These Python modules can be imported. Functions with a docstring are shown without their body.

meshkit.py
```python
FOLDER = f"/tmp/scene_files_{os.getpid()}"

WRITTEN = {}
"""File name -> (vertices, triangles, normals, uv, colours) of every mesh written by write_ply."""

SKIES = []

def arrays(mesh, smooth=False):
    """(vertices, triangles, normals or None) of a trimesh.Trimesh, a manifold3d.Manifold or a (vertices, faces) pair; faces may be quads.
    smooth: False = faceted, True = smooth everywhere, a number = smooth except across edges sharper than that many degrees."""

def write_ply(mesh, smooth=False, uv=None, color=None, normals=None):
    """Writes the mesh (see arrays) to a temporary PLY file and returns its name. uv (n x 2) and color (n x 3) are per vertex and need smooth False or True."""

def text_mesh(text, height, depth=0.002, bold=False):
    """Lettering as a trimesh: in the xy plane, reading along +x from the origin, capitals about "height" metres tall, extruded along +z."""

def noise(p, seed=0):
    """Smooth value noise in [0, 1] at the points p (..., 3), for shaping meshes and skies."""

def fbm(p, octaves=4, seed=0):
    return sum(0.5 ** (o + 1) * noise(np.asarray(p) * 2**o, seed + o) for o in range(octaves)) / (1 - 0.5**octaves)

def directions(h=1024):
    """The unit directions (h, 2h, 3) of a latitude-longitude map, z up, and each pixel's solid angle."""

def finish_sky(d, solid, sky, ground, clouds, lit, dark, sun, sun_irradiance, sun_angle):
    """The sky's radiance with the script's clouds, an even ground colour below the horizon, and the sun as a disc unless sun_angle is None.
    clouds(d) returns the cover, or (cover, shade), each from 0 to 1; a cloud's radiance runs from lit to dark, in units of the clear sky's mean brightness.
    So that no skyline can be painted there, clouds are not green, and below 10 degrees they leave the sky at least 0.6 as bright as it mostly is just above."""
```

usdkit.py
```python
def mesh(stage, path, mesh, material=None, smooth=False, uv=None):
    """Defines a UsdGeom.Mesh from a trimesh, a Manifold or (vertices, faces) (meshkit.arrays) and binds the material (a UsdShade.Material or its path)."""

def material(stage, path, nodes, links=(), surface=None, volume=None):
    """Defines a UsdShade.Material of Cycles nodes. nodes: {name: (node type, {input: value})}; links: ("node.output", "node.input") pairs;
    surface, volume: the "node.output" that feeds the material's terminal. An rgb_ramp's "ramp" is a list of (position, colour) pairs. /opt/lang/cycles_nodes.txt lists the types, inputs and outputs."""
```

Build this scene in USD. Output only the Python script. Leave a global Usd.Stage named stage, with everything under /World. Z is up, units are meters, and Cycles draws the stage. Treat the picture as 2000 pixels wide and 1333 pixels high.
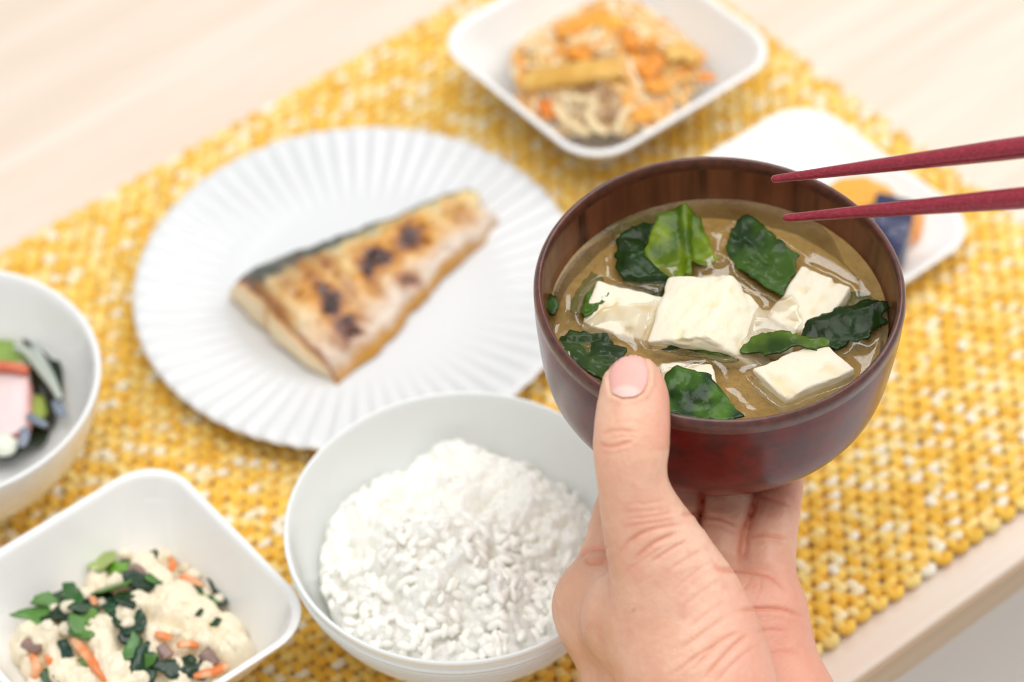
import math, random
import numpy as np, trimesh, usdkit
from scipy.ndimage import gaussian_filter
from scipy.spatial import Delaunay, cKDTree
from shapely.geometry import Polygon, Point
import shapely
from meshkit import noise, fbm
from pxr import Usd, UsdGeom, UsdLux, UsdShade, Gf, Sdf, Vt

stage = Usd.Stage.CreateInMemory()
UsdGeom.SetStageUpAxis(stage, UsdGeom.Tokens.z); UsdGeom.SetStageMetersPerUnit(stage, 1.0)
UsdGeom.Xform.Define(stage, '/World'); UsdGeom.Scope.Define(stage, '/World/Looks')

# ------------------------------------------------------------------ camera
PITCH, ROLL, CAM_H, FPX, PW, PH = .8202, -.054, .8137, 5758.8, 2000., 1333.
CAM = np.array([0, 0, CAM_H])
cp, sp = math.cos(PITCH), math.sin(PITCH)
FWD = np.array([0, cp, -sp]); UP0 = np.array([0, sp, cp]); RT0 = np.array([1., 0, 0])
RT = math.cos(ROLL) * RT0 + math.sin(ROLL) * UP0
UP = -math.sin(ROLL) * RT0 + math.cos(ROLL) * UP0
cam = UsdGeom.Camera.Define(stage, '/World/camera')
M4 = np.eye(4); M4[0, :3] = RT; M4[1, :3] = UP; M4[2, :3] = -FWD; M4[3, :3] = CAM
cam.AddTransformOp().Set(Gf.Matrix4d(M4.tolist()))
cam.CreateHorizontalApertureAttr(36.0); cam.CreateVerticalApertureAttr(36.0 * 682 / 1024)
cam.CreateFocalLengthAttr(36.0 * FPX / PW); cam.CreateClippingRangeAttr(Gf.Vec2f(.05, 50))
cam.CreateFStopAttr(6.3); cam.CreateFocusDistanceAttr(.906); cam.CreateExposureAttr(0.0)

def ray(x, y):
    d = (x - PW / 2) * RT - (y - PH / 2) * UP + FPX * FWD
    return d / np.linalg.norm(d)
def at(x, y, z):                      # the point at height z seen at a place of the photograph
    d = ray(x, y); return CAM + d * (z - CAM_H) / d[2]
def atd(x, y, dist):
    return CAM + ray(x, y) * dist
def proj(P):
    q = np.atleast_2d(P) - CAM; d = q @ FWD
    return np.c_[PW / 2 + FPX * (q @ RT) / d, PH / 2 - FPX * (q @ UP) / d]
YAW = .6412
EM = np.array([math.cos(YAW), math.sin(YAW), 0]); EN = np.array([-math.sin(YAW), math.cos(YAW), 0])
def mn(m_, n_, z=0.): return EM * m_ + EN * n_ + np.array([0, 0, z])

# ------------------------------------------------------------------ light
def rect_light(name, pos, target, w, h, radiance, color=(1, 1, 1)):
    L = UsdLux.RectLight.Define(stage, '/World/' + name)
    z = np.array(pos, float) - np.array(target, float); z /= np.linalg.norm(z)
    x = np.cross([0, 0, 1], z); x /= np.linalg.norm(x); y = np.cross(z, x)
    A = np.eye(4); A[0, :3] = x; A[1, :3] = y; A[2, :3] = z; A[3, :3] = pos
    L.AddTransformOp().Set(Gf.Matrix4d(A.tolist()))
    L.CreateWidthAttr(w); L.CreateHeightAttr(h); L.CreateIntensityAttr(radiance); L.CreateColorAttr(Gf.Vec3f(*color))
    return L
MID = np.array([.02, .68, .05])
dome = UsdLux.DomeLight.Define(stage, '/World/room_light')
dome.CreateIntensityAttr(.18); dome.CreateColorAttr(Gf.Vec3f(.97, .985, 1.0))
def dirv(az, el):                     # azimuth from +y towards +x
    az, el = math.radians(az), math.radians(el)
    return np.array([math.sin(az) * math.cos(el), math.cos(az) * math.cos(el), math.sin(el)])
rect_light('window_light', MID + dirv(66, 48) * 1.9, MID, 1.5, 1.3, 2.7, (1, .985, .965))
rect_light('overhead_fill', (-.10, .42, 1.75), (-.05, .62, 0), 1.5, 1.1, 4.0, (1, .99, .97))  # unseen overhead softbox added as fill for the rice and bowl insides
# a narrow far window whose mirror image lies on the broth
_d = ray(1560, 486); _d = np.array([_d[0], _d[1], -_d[2]]); _p = at(1560, 486, .138)
rect_light('far_window', _p + _d * 2.3, _p, .46, .18, 11.0, (.92, .97, 1))

# ------------------------------------------------------------------ helpers
names = {}
def numbered(path):
    k = names.get(path, 0); names[path] = k + 1
    return path if k == 0 else f'{path}_{k:03d}'
def tagp(prim, label=None, cat=None, group=None, kind=None):
    for k, v in (('label', label), ('category', cat), ('group', group), ('kind', kind)):
        if v: prim.SetCustomDataByKey(k, v)
    return prim
def thing(name, label, cat, loc=(0, 0, 0), group=None, kind=None):
    x = UsdGeom.Xform.Define(stage, numbered('/World/' + name)); x.AddTranslateOp().Set(Gf.Vec3d(*map(float, loc)))
    p = tagp(x.GetPrim(), label, cat, group, kind)
    ORIGIN[str(p.GetPath())] = np.array(loc, float)
    return p
ORIGIN = {}
def origin_of(path):
    while path and path != '/World':
        if path in ORIGIN: return ORIGIN[path]
        path = path.rsplit('/', 1)[0]
    return np.zeros(3)
def obj(name, mesh, mat, parent=None, smooth=False, col=None, label=None, cat=None, group=None, kind=None):
    """one Mesh prim; the mesh is given in world coordinates"""
    base = str(parent.GetPath()) if parent else '/World'
    v, f = (np.asarray(mesh.vertices), np.asarray(mesh.faces)) if hasattr(mesh, 'vertices') else mesh
    v = np.asarray(v, float) - origin_of(base)
    if col is not None: smooth = bool(smooth)
    m = usdkit.mesh(stage, numbered(base + '/' + name), (v, f), mat, smooth=smooth)
    if col is not None:
        UsdGeom.PrimvarsAPI(m).CreatePrimvar('col', Sdf.ValueTypeNames.Color3fArray, 'vertex').Set(Vt.Vec3fArray.FromNumpy(np.asarray(col, np.float32)))
    return tagp(m.GetPrim(), label, cat, group, kind)
def cat_mesh(parts):
    vs, fs, n = [], [], 0
    for v, f in parts:
        vs.append(v); fs.append(np.asarray(f) + n); n += len(v)
    return np.vstack(vs), np.vstack(fs)
def grid_faces(nu, nv, wrap_u=False, wrap_v=False):
    """vertices indexed i*nv+j, i<nu, j<nv"""
    I, J = np.meshgrid(np.arange(nu if wrap_u else nu - 1), np.arange(nv if wrap_v else nv - 1), indexing='ij')
    I, J = I.ravel(), J.ravel(); I2, J2 = (I + 1) % nu, (J + 1) % nv
    a, b, c, d = I * nv + J, I2 * nv + J, I2 * nv + J2, I * nv + J2
    return np.vstack([np.c_[a, b, c], np.c_[a, c, d]])
def lathe(prof, seg=96, mod=None):
    """closed surface of revolution about z; prof from the axis underneath round to the axis on top"""
    prof = np.asarray(prof, float); th = np.linspace(0, 2 * np.pi, seg, endpoint=False)
    r = np.repeat(prof[:, 0][None], seg, 0); z = np.repeat(prof[:, 1][None], seg, 0)
    if mod: r, z = mod(r, z, th[:, None])
    v = np.stack([r * np.cos(th)[:, None], r * np.sin(th)[:, None], z], -1).reshape(-1, 3)
    return v, grid_faces(seg, len(prof), wrap_u=True)
def spline(P, n):
    """Catmull-Rom through the points"""
    P = np.asarray(P, float); P = np.vstack([2 * P[0] - P[1], P, 2 * P[-1] - P[-2]])
    t = np.linspace(0, len(P) - 3 - 1e-9, n); i = t.astype(int); u = (t - i)[:, None]
    a, b, c, d = P[i], P[i + 1], P[i + 2], P[i + 3]
    return .5 * (2 * b + (c - a) * u + (2 * a - 5 * b + 4 * c - d) * u ** 2 + (3 * b - a - 3 * c + d) * u ** 3)
def tube(path, rad, sides=8, flat=1.0, caps=True, upv=(0, 0, 1), squareness=0.):
    path = np.asarray(path, float); n = len(path); rad = np.broadcast_to(rad, n)
    T = np.gradient(path, axis=0); T /= np.linalg.norm(T, axis=1, keepdims=True) + 1e-12
    S = np.cross(T, upv); bad = np.linalg.norm(S, axis=1) < 1e-3; S[bad] = [1, 0, 0]
    S /= np.linalg.norm(S, axis=1, keepdims=True); N = np.cross(S, T)
    th = np.linspace(0, 2 * np.pi, sides, endpoint=False) + (np.pi / sides)
    c, s = np.cos(th), np.sin(th)
    if squareness:
        k = 1 / np.maximum(np.abs(c), np.abs(s)); k = 1 + (k - 1) * squareness; c, s = c * k, s * k
    v = path[:, None] + rad[:, None, None] * (c[None, :, None] * S[:, None] + flat * s[None, :, None] * N[:, None])
    v = v.reshape(-1, 3); f = grid_faces(n, sides, wrap_v=True)
    if caps:
        v = np.vstack([v, path[:1], path[-1:]]); k = np.arange(sides); k2 = (k + 1) % sides
        f = np.vstack([f, np.c_[np.full(sides, n * sides), k, k2], np.c_[np.full(sides, n * sides + 1), (n - 1) * sides + k2, (n - 1) * sides + k]])
    return v, f
ICO = {k: trimesh.creation.icosphere(subdivisions=k) for k in (1, 2, 3, 4)}
def blob(c, r, seed=0, amp=.25, freq=1.6, sub=3):
    s = ICO[sub]; v = s.vertices; d = 1 + amp * (fbm(v * freq + seed * 7.3 + 20, 3, seed) - .5) * 2
    return v * d[:, None] * np.asarray(r) + np.asarray(c), np.array(s.faces)
def sheet(poly_xy, zfun, thick=.0006, step=.0011, ruffle=.0004, seed=0):
    """a thin leaf-like solid: outline in world xy, height zfun(xy)"""
    pg = Polygon(poly_xy).buffer(.0012).buffer(-.0012)
    L = pg.exterior.length; nb = max(12, int(L / step))
    bd = np.array([pg.exterior.interpolate(t * L / nb).coords[0] for t in range(nb)])
    ctr = bd.mean(0); k = (noise(np.c_[bd * 420, np.zeros(nb) + seed], seed) - .5) * 2 * ruffle + (noise(np.c_[bd * 1100, np.zeros(nb) + seed], seed + 1) - .5) * 1.2 * ruffle
    rad = bd - ctr; rad /= np.linalg.norm(rad, axis=1, keepdims=True) + 1e-9
    bd = bd + rad * k[:, None]
    x0, y0, x1, y1 = pg.bounds
    gx, gy = np.meshgrid(np.arange(x0, x1, step), np.arange(y0, y1, step)); g = np.c_[gx.ravel(), gy.ravel()]
    rs = np.random.RandomState(seed); g = g + rs.uniform(-.25, .25, g.shape) * step
    pg2 = Polygon(bd).buffer(0); pg2 = max(getattr(pg2, 'geoms', [pg2]), key=lambda q: q.area)
    inner = pg2.buffer(-step * .6)
    g = g[shapely.contains_xy(inner, g[:, 0], g[:, 1])] if not inner.is_empty else g[:0]
    P = np.vstack([bd, g]); tri = Delaunay(P).simplices; cen = P[tri].mean(1)
    tri = tri[shapely.contains_xy(pg2, cen[:, 0], cen[:, 1])]
    a, b, c = P[tri[:, 0]], P[tri[:, 1]], P[tri[:, 2]]
    neg = (b[:, 0] - a[:, 0]) * (c[:, 1] - a[:, 1]) - (b[:, 1] - a[:, 1]) * (c[:, 0] - a[:, 0]) < 0
    tri[neg] = tri[neg][:, ::-1]
    top = np.c_[P, zfun(P)]; tm = trimesh.Trimesh(top, tri, process=False)
    nrm = np.array(tm.vertex_normals); bot = top - nrm * thick; n = len(P)
    e = np.sort(np.vstack([tri[:, [0, 1]], tri[:, [1, 2]], tri[:, [2, 0]]]), 1)
    raw = np.vstack([tri[:, [0, 1]], tri[:, [1, 2]], tri[:, [2, 0]]])
    u, idx, cnt = np.unique(e, axis=0, return_index=True, return_counts=True)
    be = raw[idx[cnt == 1]]
    side = np.vstack([np.c_[be[:, 0], be[:, 0] + n, be[:, 1]], np.c_[be[:, 1], be[:, 0] + n, be[:, 1] + n]])
    return np.vstack([top, bot]), np.vstack([tri, tri[:, ::-1] + n, side])
def rrect(hx, hy, r, n=10):
    out = []
    for cx, cy, a0 in ((1, 1, 0), (-1, 1, 90), (-1, -1, 180), (1, -1, 270)):
        for a in np.radians(a0 + np.linspace(0, 90, n)):
            out.append((cx * (hx - r) + r * math.cos(a), cy * (hy - r) + r * math.sin(a)))
    return np.array(out)
def loft_square(center, levels, edge_n=6):
    """levels: (half size, corner radius, z) from the underside's middle round to the bottom inside; axes along the mat"""
    rows = []
    for h, r, z in levels:
        L = rrect(h, h, r)
        L = np.vstack([np.vstack([L[i], L[i]]) if False else L[i] for i in range(len(L))])
        rows.append(np.c_[L, np.full(len(L), z)])
    n = len(rows[0]); v = np.vstack(rows); f = grid_faces(len(rows), n, wrap_v=True)
    v = np.vstack([v, [[0, 0, levels[0][2]], [0, 0, levels[-1][2]]]]); k = np.arange(n); k2 = (k + 1) % n
    b = (len(rows) - 1) * n; f = np.vstack([f, np.c_[np.full(n, len(v) - 2), k2, k], np.c_[np.full(n, len(v) - 1), b + k, b + k2]])
    f = f[:, ::-1] if False else f
    return EM * v[:, :1] + EN * v[:, 1:2] + np.array([0, 0, 1.]) * v[:, 2:] + np.asarray(center), f
def fix(mesh):
    t = trimesh.Trimesh(mesh[0], mesh[1], process=False)
    if t.volume < 0: return mesh[0], mesh[1][:, ::-1]
    return mesh

# ------------------------------------------------------------------ materials
LOOK = '/World/Looks/'
def M(name, color, rough=.5, sss=0., sradius=(1, .4, .2), sscale=.004, coat=0., spec=.5, var=None, vscale=60., bump=0., bscale=400., use_col=False, var_fac=.5, coat_rough=.05, translucent=0., bdist=.001, vdetail=3., stretch=None, sheen=0.):
    nodes = {'p': ('principled_bsdf', dict(base_color=color, roughness=rough, specular_ior_level=spec, subsurface_weight=sss, subsurface_radius=sradius, subsurface_scale=sscale, coat_weight=coat, coat_roughness=coat_rough, sheen_weight=sheen)),
             'tc': ('texture_coordinate', {})}
    links = []; src = None; vec = 'tc.object'
    if stretch:
        nodes['m0'] = ('mapping', dict(rotation=stretch[0])); nodes['mp'] = ('mapping', dict(scale=stretch[1])); links += [('tc.object', 'm0.vector'), ('m0.vector', 'mp.vector')]; vec = 'mp.vector'
    if use_col:
        nodes['at'] = ('attribute', dict(attribute='col')); src = 'at.color'
    if var is not None:
        nodes['n'] = ('noise_texture', dict(scale=vscale, detail=vdetail, roughness=.6)); links.append((vec, 'n.vector'))
        nodes['r'] = ('rgb_ramp', dict(ramp=[(.35, (0, 0, 0)), (.65, (1, 1, 1))])); links.append(('n.fac', 'r.fac'))
        nodes['sc'] = ('math', dict(math_type='multiply', value2=var_fac * 2)); links.append(('r.color', 'sc.value1'))
        nodes['mx'] = ('mix_color', dict(a=color, b=var)); links.append(('sc.value', 'mx.fac'))
        if src: links.append((src, 'mx.a'))
        src = 'mx.result'
    if src: links.append((src, 'p.base_color'))
    if bump:
        nodes['bn'] = ('noise_texture', dict(scale=bscale, detail=4)); links.append((vec, 'bn.vector'))
        nodes['b'] = ('bump', dict(strength=bump, distance=bdist)); links += [('bn.fac', 'b.height'), ('b.normal', 'p.normal')]
    out = 'p.BSDF'
    if translucent:
        nodes['tl'] = ('translucent_bsdf', dict(color=color)); nodes['ms'] = ('mix_closure', dict(fac=translucent))
        if src: links.append((src, 'tl.color'))
        links += [('p.BSDF', 'ms.closure1'), ('tl.BSDF', 'ms.closure2')]; out = 'ms.closure'
    return usdkit.material(stage, LOOK + name, nodes, links, surface=out)
WHITE = (.87, .87, .86)
m_floor = M('floor_paint', (.92, .91, .89), .6, var=(.90, .89, .87), vscale=3)
m_wood = M('pale_birch', (.785, .675, .575), .45, var=(.73, .60, .49), vscale=5, stretch=((0, 0, -YAW), (.8, 14, 14)), bump=.15, bscale=60, var_fac=.55)
m_yarn = M('cotton_yarn', (.8, .5, .1), .9, use_col=True, bump=.6, bscale=1400, bdist=.0006, spec=.15, sheen=.2)
m_porc = M('white_porcelain', WHITE, .22, coat=.4, sss=.06, sradius=(1, 1, 1), sscale=.003)
m_porc2 = M('cool_white_porcelain', (.84, .87, .855), .2, coat=.4, sss=.06, sradius=(1, 1, 1), sscale=.003)
m_plate = M('matt_white_glaze', (.69, .695, .70), .33, coat=.25)
m_rice = M('cooked_rice', (.95, .925, .84), .3, sss=.45, sradius=(1, 1, .85), sscale=.0016, spec=.5)
m_grain = M('rice_grain_skin', (.96, .94, .87), .28, spec=.5)
m_lacq = M('red_lacquer', (.135, .006, .005), .2, coat=.04, coat_rough=.08, spec=.32, var=(.060, .004, .004), vscale=120, var_fac=.5, bump=.06, bscale=700, bdist=.0004)
m_skin = M('hand_skin', (.75, .45, .33), .40, use_col=True, sss=.12, sradius=(1, .38, .2), sscale=.0035, spec=.45, bump=.4, bscale=850, bdist=.0004, var=(.60, .27, .18), vscale=520, var_fac=.07)
m_nail = M('finger_nail', (.80, .50, .45), .36, use_col=True, sss=.2, sradius=(1, .45, .3), sscale=.002, spec=.3)
m_tofu = M('silken_tofu', (.90, .83, .69), .45, sss=.3, sradius=(1, .8, .5), sscale=.003, spec=.4, bump=.35, bscale=700, bdist=.0006, use_col=True)
m_wak = M('wet_seaweed', (.02, .05, .008), .2, use_col=True, translucent=.35, spec=.35, bump=.25, bscale=420, bdist=.0008)
m_fish = M('grilled_fish', (.7, .5, .3), .32, use_col=True, sss=.08, sradius=(1, .6, .3), sscale=.003, bump=.6, bscale=300, bdist=.0014, spec=.5, coat=.3, coat_rough=.12)
m_flesh = M('fish_flesh', (.84, .68, .46), .5, use_col=True, sss=.15, sradius=(1, .6, .3), sscale=.003, bump=.3, bscale=300)
m_food = M('soft_food', (.8, .7, .5), .42, use_col=True, sss=.15, sradius=(1, .7, .4), sscale=.003, bump=.35, bscale=420, bdist=.0009, coat=.15, coat_rough=.2)
m_leaf = M('wet_leaf', (.03, .09, .02), .25, use_col=True, translucent=.25, coat=.2, bump=.3, bscale=500, bdist=.0007)
m_chop = None

# ------------------------------------------------------------------ setting and table
obj('floor', (np.array([[-4, -3, -.34], [4, -3, -.34], [4, 5, -.34], [-4, 5, -.34]], float), np.array([[0, 1, 2], [0, 2, 3]])), m_floor, kind='structure', label='pale grey floor below the table edge at the lower right corner')
TAB_N0 = .4097
table = thing('table', 'pale birch wooden table under the yellow placemat, its front edge at lower right', 'table')
def slab(m0, m1, n0, n1, z0, z1, r):
    w = n1 - n0; h = z1 - z0; a = np.linspace(0, np.pi / 2, 5); prof = []
    for cx, cz, s in ((r, r, 2), (w - r, r, 3), (w - r, h - r, 0), (r, h - r, 1)):
        for t in a: prof.append((cx + r * math.cos(t + s * np.pi / 2), cz + r * math.sin(t + s * np.pi / 2)))
    prof = np.array(prof); k = len(prof)
    v = np.vstack([mn(m0, 0) + EN * (n0 + prof[:, :1]) + np.array([0, 0, 1.]) * (z0 + prof[:, 1:]), mn(m1, 0) + EN * (n0 + prof[:, :1]) + np.array([0, 0, 1.]) * (z0 + prof[:, 1:])])
    v = np.vstack([v, v[:k].mean(0)[None], v[k:].mean(0)[None]])
    i = np.arange(k); j = (i + 1) % k
    f = np.vstack([np.c_[i, i + k, j], np.c_[j, i + k, j + k], np.c_[np.full(k, 2 * k), i, j], np.c_[np.full(k, 2 * k + 1), j + k, i + k]])
    return fix((v, f))
obj('tabletop', slab(-.35, 1.15, TAB_N0, TAB_N0 + .80, -.0165, 0, .0022), m_wood, table, smooth=40)
m_edge = M('shaded_birch_edge', (.50, .35, .22), .5, var=(.43, .29, .17), vscale=6, stretch=((0, 0, -YAW), (.8, 14, 60)))  # wood edge colour, darkened to carry the shade on the front face
obj('shaded_edge_strip', slab(-.35, 1.15, TAB_N0 - .0012, TAB_N0 - .00002, -.0160, -.0012, .0004), m_edge, table, smooth=40)  # thin strip added over the front face to hold that shade
for a, b in ((-.28, .48), (1.08, .48), (-.28, 1.14), (1.08, 1.14)):
    obj('leg', tube([mn(a, b, -.0165), mn(a, b, -.2), mn(a, b, -.34)], .022, 4, squareness=1), m_wood, table)

# ------------------------------------------------------------------ woven placemat
rs = np.random.RandomState(4)
PA, PB, N0, N1, M0, M1, ZC = .0039, .0046, .4262, .7690, .195, .6410, .0030
nA, nB = int((M1 - M0) / PA), int((N1 - N0) / PB)
mat_t = thing('placemat', 'yellow woven cotton placemat with white flecks lying under all the dishes', 'placemat', mn(.42, .6, 0))
YEL = np.array([(.90, .60, .13), (.88, .54, .085), (.91, .68, .24), (.84, .48, .06)]); CRM = np.array([(.91, .79, .53), (.90, .84, .70), (.91, .72, .33)])
def bump_cols(n, p_cream):
    c = YEL[rs.randint(0, 4, n)] * rs.uniform(.9, 1.08, (n, 1)); k = rs.rand(n) < p_cream
    c[k] = CRM[rs.randint(0, 3, k.sum())]
    return np.clip(c, 0, .95)
def hair(i0, phase):
    """one yarn: down from the back, round a loop at the front hem, and up again, over and under the cross yarns"""
    seg = 4; P = []; K = []
    wob = lambda q, s: (noise(np.c_[q * 60, np.full(len(q), s), np.zeros(len(q))], 3) - .5) * .0012
    for side in (0, 1):
        i = i0 + side; u = np.arange(0, nB * seg + 1) / seg
        nn = N0 + .002 + u * PB; cz_ = np.cos(np.pi * (u + i)); z = ZC + .00110 * np.sign(cz_) * np.abs(cz_) ** .6; q = np.c_[M0 + i * PA + wob(nn, i * 1.7), nn, z]; kk = (u + .5).astype(int) + i * 1000
        if side == 0: q, kk = q[::-1], kk[::-1]
        P.append(q); K.append(kk)
        if side == 0:
            t = np.linspace(0, np.pi, 7)[1:-1]; x = M0 + (i + .5) * PA
            P.append(np.c_[x - np.cos(t) * PA * .62, N0 + .001 - np.sin(t) * (.0016 + rs.rand() * .0010), np.full(len(t), ZC) + rs.uniform(-.0006, .0009)]); K.append(np.full(len(t), i * 1000 + 999))
    i = i0 + 1; t = np.linspace(0, np.pi, 7)[1:]; y1 = P[-1][-1, 1]
    P.append(np.c_[M0 + (i + .5) * PA - np.cos(t) * PA * .6, y1 + np.sin(t) * .0028, np.full(len(t), ZC + .0004)]); K.append(np.full(len(t), i * 1000 + 998))
    return np.vstack(P), np.concatenate(K)
def to_world(q): return EM * q[:, :1] + EN * q[:, 1:2] + np.array([0, 0, 1.]) * q[:, 2:3]
SID = 6
for i0 in range(0, nA - 1, 2):
    q, kk = hair(i0, 0); uq, inv = np.unique(kk, return_inverse=True); c = bump_cols(len(uq), .10)[inv]
    v, f = tube(to_world(q),   .00200 * (1 + .3 * (noise(np.c_[q * 400], 2) - .5)), SID, flat=.85); cc = np.vstack([np.repeat(c, SID, 0), c[:1], c[-1:]])
    obj('lengthwise_yarn', (v, f), m_yarn, mat_t, smooth=True, col=cc)
for j in range(nB):
    seg = 4; u = np.arange(-2, (nA) * seg + 3) / seg; n_ = N0 + .002 + (j + .5) * PB
    q = np.c_[M0 + u * PA, n_ + (noise(np.c_[u * .8, np.full(len(u), j * 3.1), np.zeros(len(u))], 9) - .5) * .0012, ZC - .00105 * np.cos(np.pi * (u + j))]
    q[0, 2] = q[-1, 2] = ZC; kk = (u + .5).astype(int) // 1; uq, inv = np.unique(kk, return_inverse=True); cb = bump_cols(len(uq), .12); pick = ((np.arange(len(uq)) // 2 + (j // 2) * 2 + (j % 2)) % 3 == 0) & (rs.rand(len(uq)) < .72); cb[pick] = CRM[rs.randint(0, 3, pick.sum())]; c = cb[inv]
    v, f = tube(to_world(q), .00185 * (1 + .35 * (noise(np.c_[q * 330], 4) - .5)), SID, flat=.85); cc = np.vstack([np.repeat(c, SID, 0), c[:1], c[-1:]])
    obj('crosswise_yarn', (v, f), m_yarn, mat_t, smooth=True, col=cc)
BASE = .0058

# ------------------------------------------------------------------ fluted plate
PC = np.array([-.0572, .7776, BASE]); PR = .0846
prof = [(0, .0028), (.03, .0028), (.0325, 0), (.0355, 0), (.037, .003), (.048, .0038), (.060, .0055), (.072, .0075), (.080, .0093), (.0838, .0107), (.0846, .0122), (.0838, .0133), (.0815, .0134), (.079, .0129), (.076, .0122), (.072, .0114), (.068, .0106), (.064, .0098), (.060, .0091), (.056, .0084), (.052, .0077), (.048, .0071), (.044, .0066), (.040, .0063), (.03, .0061), (.015, .0061), (0, .0061)]
def flutes(r, z, th):
    k = np.clip((r - .047) / .022, 0, 1) * (1 - .55 * np.clip((r - .078) / .006, 0, 1))
    w = np.abs(np.sin(th * 31)) ** 2.0 * 2 - 1
    j = np.arange(r.shape[1])[None]
    edge = np.clip((r - .080) / .004, 0, 1)
    return r + edge * .00004 * w, z + k * .00095 * w * (j > 7)
v, f = lathe(prof, 512, flutes); 
plate = obj('fluted_plate', fix((v + PC, f)), m_plate, smooth=50, label='round white plate with a fluted rim holding the grilled fish', cat='plate')

# ------------------------------------------------------------------ rice bowl
RC = np.array([-.0207, .6237, BASE]); RH = .0525
rin = [(.0568, .0522), (.0563, .0505), (.0553, .046), (.0535, .039), (.0505, .031), (.046, .0235), (.039, .017), (.030, .0128), (.018, .0105), (0, .0098)]
rout = [(0, .004), (.019, .004), (.0205, 0), (.0238, 0), (.0248, .0045), (.0265, .0068), (.034, .0115), (.043, .0195), (.0495, .0275)]
ribs = []
for k in range(9):
    z = .0275 + k * .0023; r = .0495 + (.0573 - .0495) * (1 - (1 - k / 9.) ** 1.7)
    ribs += [(r, z), (r + .0008, z + .0007), (r + .0010, z + .0014), (r + .0003, z + .0021)]
prof = rout[:-1] + ribs + [(.0576, .0495), (.0584, .0515), (.0585, .0523), (.0581, .0528), (.0573, .0528)] + rin
obj('rice_bowl', fix((lathe(prof, 128)[0] + RC, lathe(prof, 128)[1])), m_porc2, smooth=50, label='round white bowl with a ribbed outside, heaped with boiled rice', cat='bowl')

def rice_top(x, y):
    d = np.hypot(x, y)
    h = .0310 + .0165 * (1 - (d / .047) ** 2.2) + .0052 * (noise(np.stack([x * 90, y * 90, 0 * x], -1), 5) - .5) * 2 + .005 * (noise(np.stack([x * 160, y * 160, 0 * x], -1), 6) - .5)
    return h
rice = thing('boiled_rice', 'mound of glossy boiled white rice filling the round ribbed bowl', 'rice', RC)
rs = np.random.RandomState(11)
def grain(c, ax, L, R_, s):
    vv = ICO[s].vertices * [1, 1, 1]; t = vv[:, 0]
    vv = np.c_[t * L, vv[:, 1] * R_ * (1 - .18 * t ** 2) + L * .12 * (t ** 2 - .4), vv[:, 2] * R_ * (1 - .12 * t)]
    ax = ax / np.linalg.norm(ax); b = np.cross(ax, [.3, .2, .9]); b /= np.linalg.norm(b); c3 = np.cross(ax, b)
    return vv @ np.stack([ax, b, c3]) + c, np.array(ICO[s].faces)
gr = []
for lay, cnt in ((0, 1300), (1, 520)):
    for _ in range(cnt):
        a, d = rs.rand() * 2 * np.pi, .0480 * math.sqrt(rs.rand()); x, y = d * math.cos(a), d * math.sin(a)
        e = .001; gx = (rice_top(np.array(x + e), np.array(y)) - rice_top(np.array(x - e), np.array(y))) / (2 * e); gy = (rice_top(np.array(x), np.array(y + e)) - rice_top(np.array(x), np.array(y - e))) / (2 * e)
        ph = rs.rand() * 2 * np.pi; ax = np.array([math.cos(ph), math.sin(ph), gx * math.cos(ph) + gy * math.sin(ph) + rs.normal() * .30])
        z = float(rice_top(np.array(x), np.array(y))) - .0004 + lay * .0015 + rs.normal() * .0005
        gr.append((np.array([x, y, z]) + RC, ax, rs.uniform(.0025, .0031), rs.uniform(.0014, .00165), lay))
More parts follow.
